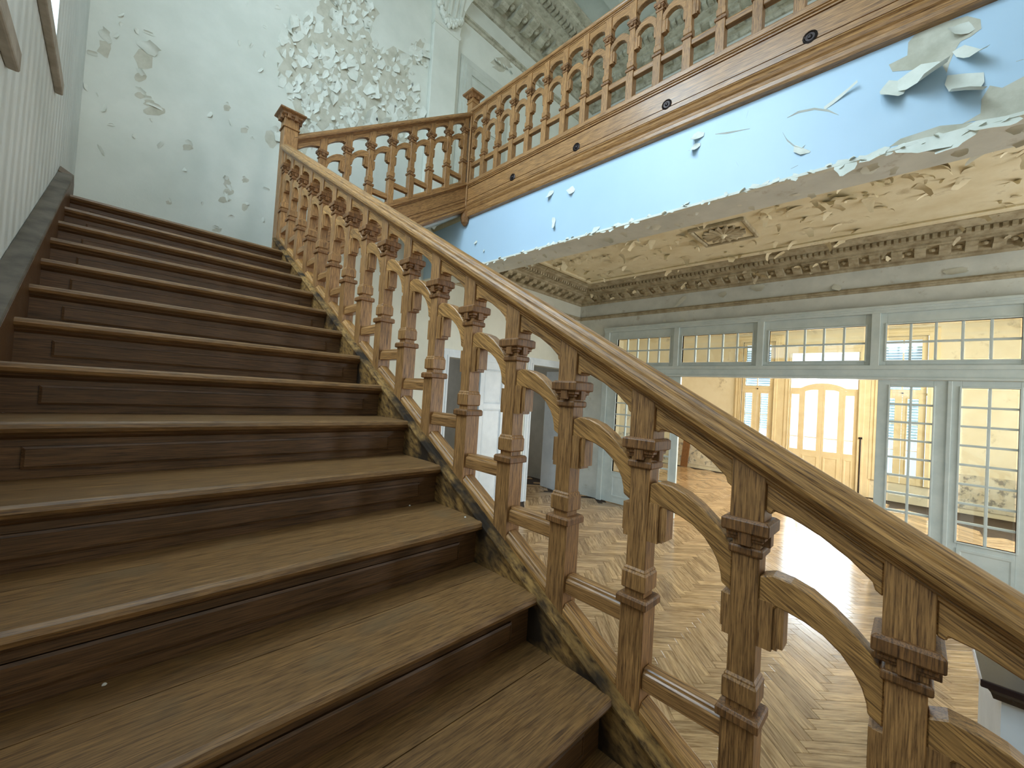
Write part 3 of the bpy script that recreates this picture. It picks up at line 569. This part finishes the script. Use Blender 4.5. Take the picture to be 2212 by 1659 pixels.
# left-over paint shard marks on the hall wall
for px, py, w_, l_ in [(1480, 640, 0.10, 0.28), (1470, 690, 0.12, 0.1), (1357, 702, 0.08, 0.05), (1400, 700, 0.1, 0.06), (1436, 690, 0.07, 0.06), (1560, 632, 0.2, 0.12), (1635, 615, 0.25, 0.15), (1810, 615, 0.15, 0.1), (2060, 580, 0.3, 0.1), (1240, 660, 0.12, 0.1)]:
    flake_obj(on(0, XF-0.002, px, py), (-1, 0, 0), (0, random.uniform(-0.5, 0.5), -1), w_, l_, 0.8, M['flake'], wall_far)

# ------------------------------------------------------------------ street windows and door of the cream room
def cream_case(parent, y0, y1, z0, z1, wd):
    m = MB()
    for a, b in ((wd, 0.03), (wd*0.85, 0.05), (wd*0.55, 0.045), (wd*0.42, 0.065), (wd*0.12, 0.075)):
        m.box(-b, 0, y0-a, y0, z0, z1+a); m.box(-b, 0, y1, y1+a, z0, z1+a); m.box(-b, 0, y0, y1, z1, z1+a)
    bevel(m.build('casing', W['cream_d'], parent), 0.004)
for nm, (y0, y1, z0, z1), lab in (('window_3', WA, 'cream framed street window with half shut louvres left of the door'), ('window_4', WC, 'cream framed street window right of the glazed street door')):
    t = thing(nm, lab, 'window', (XR, 0, 0), kind='structure'); cream_case(t, y0, y1, z0, z1, 0.21)
    mid = (y0+y1)/2
    for a, b in ((y0+0.01, mid-0.003), (mid+0.003, y1-0.01)): glazed(t, 'casement', a, b, z0, -0.555, a+0.14, b-0.10, z0+0.2, -0.66, 1, 3, 0.02, mat=W['cream_d'], gl=M['wglass'])
    glazed(t, 'fanlight', y0+0.01, y1-0.01, -0.50, z1, y0+0.12, y1-0.10, -0.42, z1-0.1, 2, 1, 0.03, mat=W['cream_d'], gl=M['wglass'])
    MB().box(-0.02, 0.06, y0, y1, -0.555, -0.50).build('transom_bar', W['cream_d'], t)
    sm = MB().loft([[(0.14, y0+0.03, -0.028), (0.16, y0+0.03, -0.022), (0.19, y0+0.03, 0.028), (0.17, y0+0.03, 0.022)], [(0.14, y1-0.03, -0.028), (0.16, y1-0.03, -0.022), (0.19, y1-0.03, 0.028), (0.17, y1-0.03, 0.022)]]).mesh('louvre_slat', M['shutter'])
    for k in range(34): put('louvre_slat', sm, t, (0, 0, -1.75+k*0.075))
    MB().lathe([(0.02, -0.53), (0.02, -0.5)], -0.03, mid, 8).build('catch', M['bolt'], t)
t = thing('door_4', 'cream street door with arched transom and four tall bright panes', 'door', (XR, 0, 0), kind='structure')
cream_case(t, WBd[0], WBd[1], ZF, WBd[3], 0.30)
yc_ = -2.235; hwd = 0.80
def archz(y_): q = abs(y_-yc_); return -0.52+0.15*max(0.0, 1-(q/0.52)**2)**0.8 if q < 0.52 else -0.52
ys = [yc_-hwd+2*hwd*i/32 for i in range(33)]
m = MB()
m.loft([[(-0.03, y_, archz(y_)), (-0.03, y_, archz(y_)+0.07), (0.05, y_, archz(y_)+0.07), (0.05, y_, archz(y_))] for y_ in ys]); m.build('arched_transom', W['cream_d'], t)
glm = MB().loft([[(0.01, y_, archz(y_)+0.06) , (0.01, y_, WBd[3])] for y_ in ys], caps=False, closed=False); glm.build('pane', M['wglass'], t)
m = MB(); m.box(-0.036, 0.05, WBd[0], WBd[0]+0.03, ZF, WBd[3]); m.box(-0.036, 0.05, WBd[1]-0.03, WBd[1], ZF, WBd[3]); m.build('jamb', W['cream_d'], t)
for a, b, g0, g1, arch in ((-1.737, -1.45, -1.665, -1.475, 0), (-2.233, -1.738, -2.12, -1.815, 1), (-2.704, -2.235, -2.605, -2.30, 1), (-3.02, -2.705, -2.95, -2.765, 0)):
    n = 8; m = MB(); yy = [a+(b-a)*i/n for i in range(n+1)]; gt = lambda y_: min(archz(y_)-0.10, -0.50) if arch else -0.645
    m.box(-0.03, 0.03, a, b, ZF, -2.29)
    for c0, c1 in ((a, g0), (g1, b)):
        m.loft([[(-0.03, y_, -2.29), (0.03, y_, -2.29), (0.03, y_, archz(y_)), (-0.03, y_, archz(y_))] for y_ in (c0, c1)])
    gy = [g0+(g1-g0)*i/n for i in range(n+1)]
    m.loft([[(-0.03, y_, gt(y_)), (0.03, y_, gt(y_)), (0.03, y_, archz(y_)), (-0.03, y_, archz(y_))] for y_ in gy])
    lf_ = m.build('door_leaf', W['cream_d'], t); bevel(lf_, 0.004, 1)
    MB().loft([[(0.0, y_, -2.30), (0.0, y_, gt(y_)+0.01)] for y_ in gy], caps=False, closed=False).build('pane', M['wglass'], lf_)
    MB().box(-0.006, 0.006, g0, g1, -1.93, -1.905).build('glazing_bar', W['cream_d'], lf_)
    q = MB().loft([[(x_, a+0.06+i, ZF+0.15+i), (x_, b-0.06-i, ZF+0.15+i), (x_, b-0.06-i, -2.45-i), (x_, a+0.06+i, -2.45-i)] for i, x_ in ((0, -0.03), (0.0, -0.04), (0.03, -0.04), (0.05, -0.032))]); q.build('door_panel', W['cream_d'], lf_)
MB().lathe([(0.014, 0), (0.018, 0.01), (0.018, 0.03)], -0.04, yc_, 8).build('latch', M['bolt'], t); t.children[-1].location = (0, 0, -0.43)
o = thing('iron_bar', 'long dark iron door bar hanging beside the street door', 'bar', (XR-0.07, -3.12, -3.36))
MB().lathe([(0.017, 0), (0.017, 1.55)], 0, 0, 8).build('rod', M['iron'], o); MB().box(-0.03, 0.03, -0.04, 0.04, 1.53, 1.58).build('eye', M['iron'], o)
pb = on(2, ZF, 1476, 1012)
o = MB().box(-0.02, 0.02, -0.12, 0.12, 0, 2.1).build('plank', W['dark'], None, loc=(XR-0.22, 1.62, ZF+0.012), label='dark plank leaning on the cream wall of the far room', cat='plank'); o.rotation_euler = (math.radians(3), math.radians(4), 0)

# ------------------------------------------------------------------ lower flight
NT = 20
st = thing('staircase', 'wide dark oak staircase rising to the landing', 'staircase', (0, 0, 0))
XT = -1.342
prof = [(0.045, -0.036), (-0.004, -0.036), (-0.016, -0.030), (-0.021, -0.018), (-0.016, -0.006), (-0.004, 0.0), (0.205, 0.0), (0.207, -0.003), (0.207, -0.036)]
tm = MB().prism([(a, b) for a, b in prof], 0, XT, 0.002).mesh('tread', W['tread'])
bmh = MB().box(XT, 0.002, 0.209, G+0.025, -0.036, -0.0008).mesh('back_board', W['tread'])
rm = MB(); z0, z1 = -R+0.0, -0.034; f = 0.022
rm.box(XT, 0, f+0.012, f+0.03, z0, z1)
pz0, pz1, px0, px1 = z0+0.030, z1-0.040, XT+0.10, -0.085
rm.box(XT, 0, f, f+0.012, pz1, z1); rm.box(XT, 0, f, f+0.012, z0, pz0); rm.box(XT, px0, f, f+0.012, pz0, pz1); rm.box(px1, 0, f, f+0.012, pz0, pz1)
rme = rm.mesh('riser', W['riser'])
pm = MB().loft([[(px0+i, y_, pz0+i), (px1-i, y_, pz0+i), (px1-i, y_, pz1-i), (px0+i, y_, pz1-i)] for i, y_ in ((0, f-0.006), (0.007, f-0.009), (0.011, f+0.004), (0.016, f+0.001), (0.020, f+0.011))]).mesh('riser_panel', W['riser'])
cm = MB().prism([(f, -0.036), (0.002, -0.036), (0.006, -0.044), (0.014, -0.050), (f, -0.054)], 0, XT, 0).mesh('cove_moulding', W['riser'])
for i in range(NT):
    loc = (0, -i*G, -i*R+0.008)
    t_ = put('tread', tm, st, loc)
    if i: put('back_board', bmh, t_)
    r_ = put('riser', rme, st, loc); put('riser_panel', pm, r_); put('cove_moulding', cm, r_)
yb0, yt0 = -(NT+0.2)*G, 0.36
def P1y(y_, h=0): return (0, y_, y_*S1+h)
sp = [(0.0, -0.34), (0.0, -0.012), (-0.007, -0.006), (-0.009, 0.004), (-0.004, 0.012), (0.006, 0.013), (0.012, 0.020), (0.112, 0.020), (0.120, 0.010), (0.120, -0.05), (0.112, -0.06), (0.112, -0.33), (0.10, -0.34)]
MB().sweep(sp, P1y(yb0), P1y(yt0), (1, 0, 0)).build('outer_string', W['string'], st)
MB().sweep([(XT, -0.3), (XT, 0.10), (XT-0.004, 0.106), (XL+0.002, 0.106), (XL+0.002, -0.3)], P1y(yb0), P1y(0.16), (1, 0, 0)).build('wall_string', [W['grey']], st)
MB().sweep([(XT+0.002, -0.3), (XT+0.002, 0.095), (XT, 0.095), (XT, -0.3)], P1y(yb0), P1y(0.16), (1, 0, 0)).build('string_face', W['riser'], st)
e = MB().loft([[(XT-0.005, 0.15, 0.06), (XL+0.003, 0.15, 0.06), (XL+0.003, 0.15, 0.20), (XT-0.005, 0.15, 0.17)], [(XT-0.005, 0.26, 0.06), (XL+0.003, 0.26, 0.06), (XL+0.003, 0.26, 0.27), (XT-0.005, 0.26, 0.23)], [(XT-0.005, 0.34, 0.02), (XL+0.003, 0.34, 0.02), (XL+0.003, 0.34, 0.22), (XT-0.005, 0.34, 0.18)]]); e.build('string_end', W['riser'], st)
MB().sweep([(XT, -0.36), (XT, -0.34), (0.11, -0.34), (0.11, -0.36)], P1y(yb0+0.4), P1y(yt0-0.2), (1, 0, 0)).build('soffit', M['wall'], st)
YL_ = YB-0.003
ld = thing('landing', 'oak floored half landing at the top of the flight', 'landing', (0, 0, 0))
MB().box(XL+0.003, 0.12, 0.21, YL_, -0.05, 0.006).build('landing_floor', W['tread'], ld); MB().box(XL+0.003, 0.12, 0.36, YL_, -0.32, -0.05).build('landing_soffit', M['wall'], ld)
for px, py in [(885, 1093), (1005, 1118), (225, 1480)]:   # plaster crumbs lying on treads
    i = next((k for k in range(1, NT) if -(k)*G-0.02 < on(2, -k*R+0.008, px, py).y < -(k-1)*G+0.02 and XT < on(2, -k*R+0.008, px, py).x < 0), None)
    if i is None: continue
    p = on(2, -i*R+0.008, px, py); put('plaster_crumb', MB().lathe([(0.001, 0), (0.005, 0.001), (0.003, 0.004), (0.001, 0.005)], 0, 0, 5).mesh('plaster_crumb', M['dust']), None, p, 0, {885: 'white plaster crumb at the back of a tread against its riser', 1005: 'white plaster crumb on a tread beside the outer string', 225: 'white plaster crumb on a broad tread at the lower left'}[px], 'debris')

# ------------------------------------------------------------------ balustrades
def bal_meshes(k, rail, cap=None):                        # k scales heights, rail = underside of handrail above the sill line
    Z = lambda z: z*k
    c0 = cap or 0.744*k
    b = MB(); b.sq([(0.037, -0.045), (0.037, Z(0.293))]); b.sq([(0.029, Z(0.315)), (0.029, Z(0.337))])
    b.sq([(0.034, Z(0.335)), (0.0375, Z(0.340)), (0.0375, Z(0.384)), (0.034, Z(0.390)), (0.034, Z(0.394)), (0.030, Z(0.400)), (0.030, c0+0.005)])
    b.sq([(0.037, c0+0.03), (0.037, rail+0.03)])
    col = MB(); col.sq([(0.040, Z(0.291)), (0.047, Z(0.294)), (0.047, Z(0.312)), (0.043, Z(0.319))])
    cp = MB(); cp.sq([(0.034, c0-0.056), (0.0375, c0-0.052), (0.0375, c0-0.038), (0.034, c0-0.034)]); cp.sq([(0.033, c0-0.022), (0.036, c0-0.02), (0.036, c0-0.013), (0.042, c0-0.012), (0.042, c0-0.004), (0.046, c0)])
    cp.sq([(0.050, c0), (0.052, c0+0.004), (0.052, c0+0.028), (0.045, c0+0.033)])
    for dx, dy in ((1, 0), (-1, 0), (0, 1), (0, -1)): cp.box(dx*0.038-(0.010 if dx else 0.014), dx*0.038+(0.010 if dx else 0.014), dy*0.038-(0.010 if dy else 0.014), dy*0.038+(0.010 if dy else 0.014), c0-0.03, c0+0.005)
    co = MB()
    for a0, a1, hb_, zb in ((0.029, 0.060, 0.026, 0.484), (0.060, 0.070, 0.019, 0.487), (0.068, 0.082, 0.023, 0.496)):
        co.loft([[(a0, -hb_, Z(zb)), (a1, -hb_, Z(zb)), (a1, hb_, Z(zb)), (a0, hb_, Z(zb))], [(a0, -hb_, Z(0.594)), (a1, -hb_, Z(0.594)), (a1, hb_, Z(0.594)), (a0, hb_, Z(0.594))]])
    cs = MB()
    for a0, a1, hb_, zb in ((0.029, 0.046, 0.026, 0.484), (0.044, 0.052, 0.022, 0.498)):
        cs.loft([[(a0, -hb_, Z(zb)), (a1, -hb_, Z(zb)), (a1, hb_, Z(zb)), (a0, hb_, Z(zb))], [(a0, -hb_, Z(0.580)), (a1, -hb_, Z(0.580)), (a1, hb_, Z(0.580)), (a0, hb_, Z(0.580))]])
    return (b, col, cp, co, cs)
ABOT = [(0.0, 0.572), (0.105, 0.572), (0.115, 0.590), (0.15, 0.612), (0.21, 0.629), (0.31, 0.644), (0.45, 0.650), (0.60, 0.645), (0.74, 0.635), (0.84, 0.626), (0.87, 0.612), (1.0, 0.600)]
ATOP = [(0.0, 0.672), (0.10, 0.692), (0.22, 0.704), (0.38, 0.713), (0.55, 0.715), (0.72, 0.706), (0.88, 0.690), (1.0, 0.664)]
ABOTG = [(0.0, 0.572), (0.10, 0.574), (0.115, 0.592), (0.17, 0.618), (0.27, 0.642), (0.40, 0.656), (0.52, 0.659), (0.65, 0.654), (0.78, 0.638), (0.86, 0.620), (0.88, 0.600), (1.0, 0.592)]
ATOPG = [(0.0, 0.655), (0.10, 0.682), (0.24, 0.708), (0.40, 0.722), (0.55, 0.722), (0.72, 0.708), (0.88, 0.682), (1.0, 0.655)]
UBOT = [(0.0, -0.072), (0.06, -0.070), (0.08, -0.058), (0.25, -0.046), (0.5, -0.041), (0.75, -0.046), (0.92, -0.058), (0.94, -0.070), (1.0, -0.072)]
def bay_meshes(p, S, k, rail, mats, deep=1.0):
    Z = lambda z: z*k; g0, g1 = 0.030, p-0.030; Lg = g1-g0; h0, h1 = 0.037, p-0.037
    a = MB(); ab, at_ = (ABOT, ATOP) if S else (ABOTG, ATOPG); a.prism([(g0+u_*Lg, Z(z)+S*(g0+u_*Lg)) for u_, z in ab]+[(g0+u_*Lg, Z(z)+S*(g0+u_*Lg)) for u_, z in reversed(at_)], 1, -0.025, 0.025)
    s = MB(); pts = [(h0+u_*(h1-h0), rail+z*deep+S*(h0+u_*(h1-h0))) for u_, z in UBOT]
    s.prism(pts+[(h1, rail+0.02+S*h1), (h0, rail+0.02+S*h0)], 1, -0.028, 0.028)
    r = MB(); z0, z1 = Z(0.228), Z(0.288)
    r.loft([[(x_, y_, z_) for y_, z_ in ((-0.027, z0), (0.027, z0), (0.027, z1-0.016), (0.020, z1-0.010), (0.018, z1), (-0.018, z1), (-0.020, z1-0.010), (-0.027, z1-0.016))] for x_ in (h0, h1)])
    f_ = MB(); f_.loft([[(x_, y_, z_+S*x_) for y_, z_ in ((-0.036, 0.0), (0.036, 0.0), (0.036, 0.040), (0.026, 0.046), (0.022, 0.056), (-0.022, 0.056), (-0.026, 0.046), (-0.036, 0.040))] for x_ in (h0, h1)])
    return [(nm, mb.mesh(nm, mt)) for nm, mb, mt in (('arch', a, mats[0]), ('spandrel', s, mats[1]), ('bottom_rail', r, mats[2]), ('sill_fillet', f_, mats[1]))]
def run(root, origins, rz, S, p, k, rail, gm, deep=1.0, cap=None):
    b, col, cp, co, cs = bal_meshes(k, rail, cap); sm_ = cs.mesh('corbel', W['z'])
    bm_, cm_, pm_, om_ = b.mesh('baluster', W['z']), col.mesh('collar', W['dark']), cp.mesh('capital', W['dark']), co.mesh('corbel', W['z'])
    bays = bay_meshes(p, S, k, rail, gm, deep)
    for i, o_ in enumerate(origins):
        q = put('baluster', bm_, root, o_, rz); bevel(q, 0.002, 1)
        bevel(put('collar', cm_, q), 0.0015, 1); bevel(put('capital', pm_, q), 0.0015, 1)
        if i: put('corbel', om_, q, (0, 0, 0), math.pi)
        if i < len(origins)-1:
            put('corbel', sm_, q)
            for nm, me in bays: bevel(put(nm, me, root, o_, rz), 0.003, 1)
RAILP = [(0.028, 0.0), (0.034, 0.004), (0.034, 0.012), (0.044, 0.015), (0.044, 0.022), (0.056, 0.026), (0.064, 0.036), (0.067, 0.050), (0.065, 0.062), (0.058, 0.071), (0.053, 0.072), (0.051, 0.067), (0.048, 0.069), (0.047, 0.080), (0.043, 0.085), (0.038, 0.086), (0.036, 0.082), (0.033, 0.084), (0.029, 0.094), (0.018, 0.099), (0.006, 0.101)]
RAILP = RAILP+[(-b_, h) for b_, h in reversed(RAILP)]
XBL = 0.067
b1 = thing('balustrade', 'heavy oak balustrade with arched bays along the lower stair flight', 'balustrade', (0, 0, 0))
PB = 0.2832
ys1 = [-4.247+0.037+PB*j for j in range(-5, 17)]
run(b1, [(XBL, y_, y_*S1) for y_ in ys1], math.pi/2, S1, PB, 1.0, 0.895, (W['r1'], W['r1'], W['y']))
hr = MB().sweep([(b_, 0.888+h) for b_, h in RAILP], (XBL, -5.75, -5.75*S1), (XBL, 0.37, 0.37*S1), (1, 0, 0)); me = hr.mesh('handrail', W['r1']); bevel(put('handrail', me, b1), 0.002, 2)
def newel(parent, x, y_, z0, ztop, hw, name='newel_post', capk=1.0):
    m = MB(); m.sq([(hw, z0), (hw, ztop-0.17)]); m.sq([(hw+0.012, ztop-0.17), (hw+0.012, ztop-0.155), (hw, ztop-0.145), (hw, ztop-0.05)])
    o = put(name, m.mesh(name, W['z']), parent, (x, y_, 0)); bevel(o, 0.004)
    c = MB(); c.sq([(hw+0.006, ztop-0.075), (hw+0.012, ztop-0.06), (hw+0.025, ztop-0.048), (hw+0.03, ztop-0.035), (hw+0.05*capk, ztop-0.02), (hw+0.055*capk, ztop-0.016), (hw+0.055*capk, ztop-0.002), (hw*0.5, ztop+0.018), (hw*0.3, ztop+0.02)])
    for dx, dy in ((1, 0), (-1, 0), (0, 1), (0, -1)):
        for s_ in (-0.5, 0.5):
            cx, cy = dx*(hw+0.018)+(s_*hw if dy else 0), dy*(hw+0.018)+(s_*hw if dx else 0); c.box(cx-0.016, cx+0.016, cy-0.016, cy+0.016, ztop-0.085, ztop-0.03)
    bevel(c.build('newel_cap', W['dark'], o), 0.003); return o
NY = 0.425
newel(b1, XBL+0.02, NY, -0.3, 1.53, 0.066)
# short upper flight
b2 = thing('balustrade', 'short oak balustrade climbing from the landing newel to the gallery', 'balustrade', (0, 0, 0))
o2 = [(0.416+0.267*i, NY, 0.49+0.1744*i) for i in range(8)]
run(b2, o2, 0, S2, 0.267, 1.06, 0.945, (W['r2'], W['r2'], W['x']))
z2 = lambda x: 0.49+(x-0.416)*S2
me = MB().sweep([(b_, 0.938+h*1.05) for b_, h in RAILP], (XBL+0.05, NY, z2(XBL+0.05)), (XG-0.03, NY, z2(XG-0.03)), (0, 1, 0)).mesh('handrail', W['r2']); bevel(put('handrail', me, b2), 0.002, 2)
q = MB(); x0_, x1_ = 0.15, 0.378; n = 10                      # first half arch against the newel
q.prism([(x0_+(x1_-x0_)*i/n, z2(x0_+(x1_-x0_)*i/n)+0.945-0.045-0.03*abs(i/n-0.5)*2*abs(i/n-0.5)*2) for i in range(n+1)]+[(x1_, z2(x1_)+0.965), (x0_, z2(x0_)+0.965)], 1, NY-0.028, NY+0.028); q.build('spandrel', W['r2'], b2)
STR = [(0.05, 0.020), (0.05, -0.005), (0.062, -0.010), (0.062, -0.022), (0.052, -0.03), (0.040, -0.036), (0.040, -0.05), (0.030, -0.051), (0.030, -0.056), (0.040, -0.057), (0.040, -0.215), (0.030, -0.216), (0.030, -0.222), (0.046, -0.224), (0.046, -0.255), (0.040, -0.26), (0.040, -0.30), (0.058, -0.31), (0.062, -0.33), (0.052, -0.345), (0.060, -0.355), (0.066, -0.375), (0.060, -0.395), (0.045, -0.41)]
def strsolid(pr, back): return pr+[(-back, pr[-1][1]), (-back, 0.020)]
MB().sweep([(-b_, h) for b_, h in strsolid(STR, 0.05)], (0.14, NY, z2(0.14)), (XG, NY, z2(XG)), (0, 1, 0)).build('string_board', W['r2'], b2)
s2 = thing('staircase', 'short upper stair flight against the back wall', 'staircase', (0, 0, 0))
for i in range(9):
    xa = 0.17+i*0.263
    if i < 8: MB().box(xa-0.02, xa+0.27, NY+0.05, YB-0.002, (i+1)*R-0.035, (i+1)*R).build('tread', W['tread'], s2)
    MB().box(xa, xa+0.02, NY+0.05, YB-0.002, i*R, (i+1)*R-0.035).build('riser', W['riser'], s2)
sf = MB().sweep([(NY+0.045, -0.44), (NY+0.045, -0.38), (YB-0.002, -0.38), (YB-0.002, -0.44)], (0.12, 0, z2(0.12)), (XG, 0, z2(XG)), (0, 1, 0)).build('soffit', M['hwall'], s2)
for k in range(24):
    x = 1.4+0.9*random.random(); a = random.uniform(0, 6.28)
    flake_obj((x, NY+0.1+0.9*random.random(), z2(x)-0.44), (0.4, 0, -0.9), (math.cos(a), math.sin(a), 0), random.uniform(0.04, 0.1), random.uniform(0.05, 0.1), 1.2, M['flake'], s2)
# gallery
b3 = thing('balustrade', 'level oak gallery balustrade with studded fascia board above the hall', 'balustrade', (0, 0, 0))
ZG0 = 1.745; PG = 0.2783
o3 = [(XG+0.0, 0.385-PG*j, ZG0) for j in range(0, 24)]
run(b3, o3[::-1], math.pi/2, 0.0, PG, 1.07, 1.015, (W['y'], W['y'], W['y']), deep=1.7, cap=0.80)
me = MB().sweep([(b_, ZG0+1.008+h*0.95) for b_, h in RAILP], (XG, -6.1, 0), (XG, 0.40, 0), (1, 0, 0)).mesh('handrail', W['y']); bevel(put('handrail', me, b3), 0.002, 2)
GS = [(0.05, 0.020), (0.05, -0.010), (0.066, -0.016), (0.066, -0.030), (0.056, -0.036), (0.056, -0.042), (0.044, -0.048), (0.044, -0.060), (0.024, -0.061), (0.024, -0.070), (0.040, -0.071), (0.040, -0.241), (0.024, -0.242), (0.024, -0.251), (0.044, -0.252), (0.044, -0.296), (0.026, -0.297), (0.026, -0.307), (0.050, -0.306), (0.062, -0.325), (0.052, -0.335), (0.060, -0.345), (0.066, -0.365), (0.055, -0.385), (0.042, -0.40), (0.045, -0.425), (0.056, -0.44), (0.056, -0.47), (0.046, -0.488), (0.0, -0.495)]
MB().sweep([(-b_, h) for b_, h in strsolid(GS, 0.055)], (XG, -6.4, ZG0), (XG, NY+0.0, ZG0), (1, 0, 0)).build('string_board', W['y'], b3)
rs = MB().loft([[(-x_, r_*math.cos(a), r_*math.sin(a)) for a in [2*math.pi*j/14 for j in range(14)]] for r_, x_ in ((0.046, 0.0), (0.046, 0.008), (0.036, 0.014), (0.030, 0.008), (0.016, 0.008), (0.014, 0.016), (0.006, 0.019))]).mesh('bolt_rosette', M['bolt'])
for yy in (-0.54, -1.52, -2.525, -3.588): put('bolt_rosette', rs, b3, (XG-0.038, yy, 1.53))
nw = MB(); nw.sq([(0.036, 1.3), (0.036, 2.80)]); nw.sq([(0.055, 2.75), (0.055, 2.92), (0.066, 2.925), (0.066, 2.94), (0.055, 2.955), (0.055, 3.02)])
o = put('newel_post', nw.mesh('newel_post', W['z']), b3, (XG-0.005, NY, 0)); bevel(o, 0.003)
c = MB(); c.sq([(0.060, 2.99), (0.075, 3.015), (0.085, 3.03), (0.11, 3.045), (0.115, 3.06), (0.115, 3.07), (0.03, 3.10)])
for dx, dy in ((1, 0), (-1, 0), (0, 1), (0, -1)):
    for s_ in (-0.5, 0.5): cx, cy = dx*0.074+(s_*0.06 if dy else 0), dy*0.074+(s_*0.06 if dx else 0); c.box(cx-0.014, cx+0.014, cy-0.014, cy+0.014, 2.985, 3.035)
bevel(c.build('newel_cap', W['dark'], o), 0.003)
MB().lathe([(0.013, 1.36), (0.013, 2.76)], -0.05, -0.05, 10).build('corner_rod', W['z'], o)
dp = MB().lathe([(0.014, 1.46), (0.022, 1.40), (0.045, 1.36), (0.066, 1.30), (0.070, 1.255), (0.066, 1.24), (0.052, 1.19), (0.02, 1.15), (0.001, 1.14)], -0.03, -0.03, 8).build('drop_pendant', W['dark'], o)

# ------------------------------------------------------------------ dark topped white pedestal at the right edge
pt = thing('cabinet', 'white cabinet with an overhanging dark stone top at the foot of the stair', 'cabinet', (2.2, -4.5, ZF))
q = MB().box(0.0, 1.1, -0.55, 0.02, 0.86, 0.90); bevel(q.build('top', M['marble'], pt), 0.006)
q = MB().loft([[(a, -0.53, z), (1.08, -0.53, z), (1.08, b, z), (a, b, z)] for a, b, z in ((0.06, -0.03, 0.80), (0.05, -0.02, 0.83), (0.03, 0.0, 0.86))]); q.build('moulding', M['marble'], pt)
MB().box(0.09, 1.05, -0.5, -0.06, 0.0, 0.80).build('body', W['white_d'], pt)
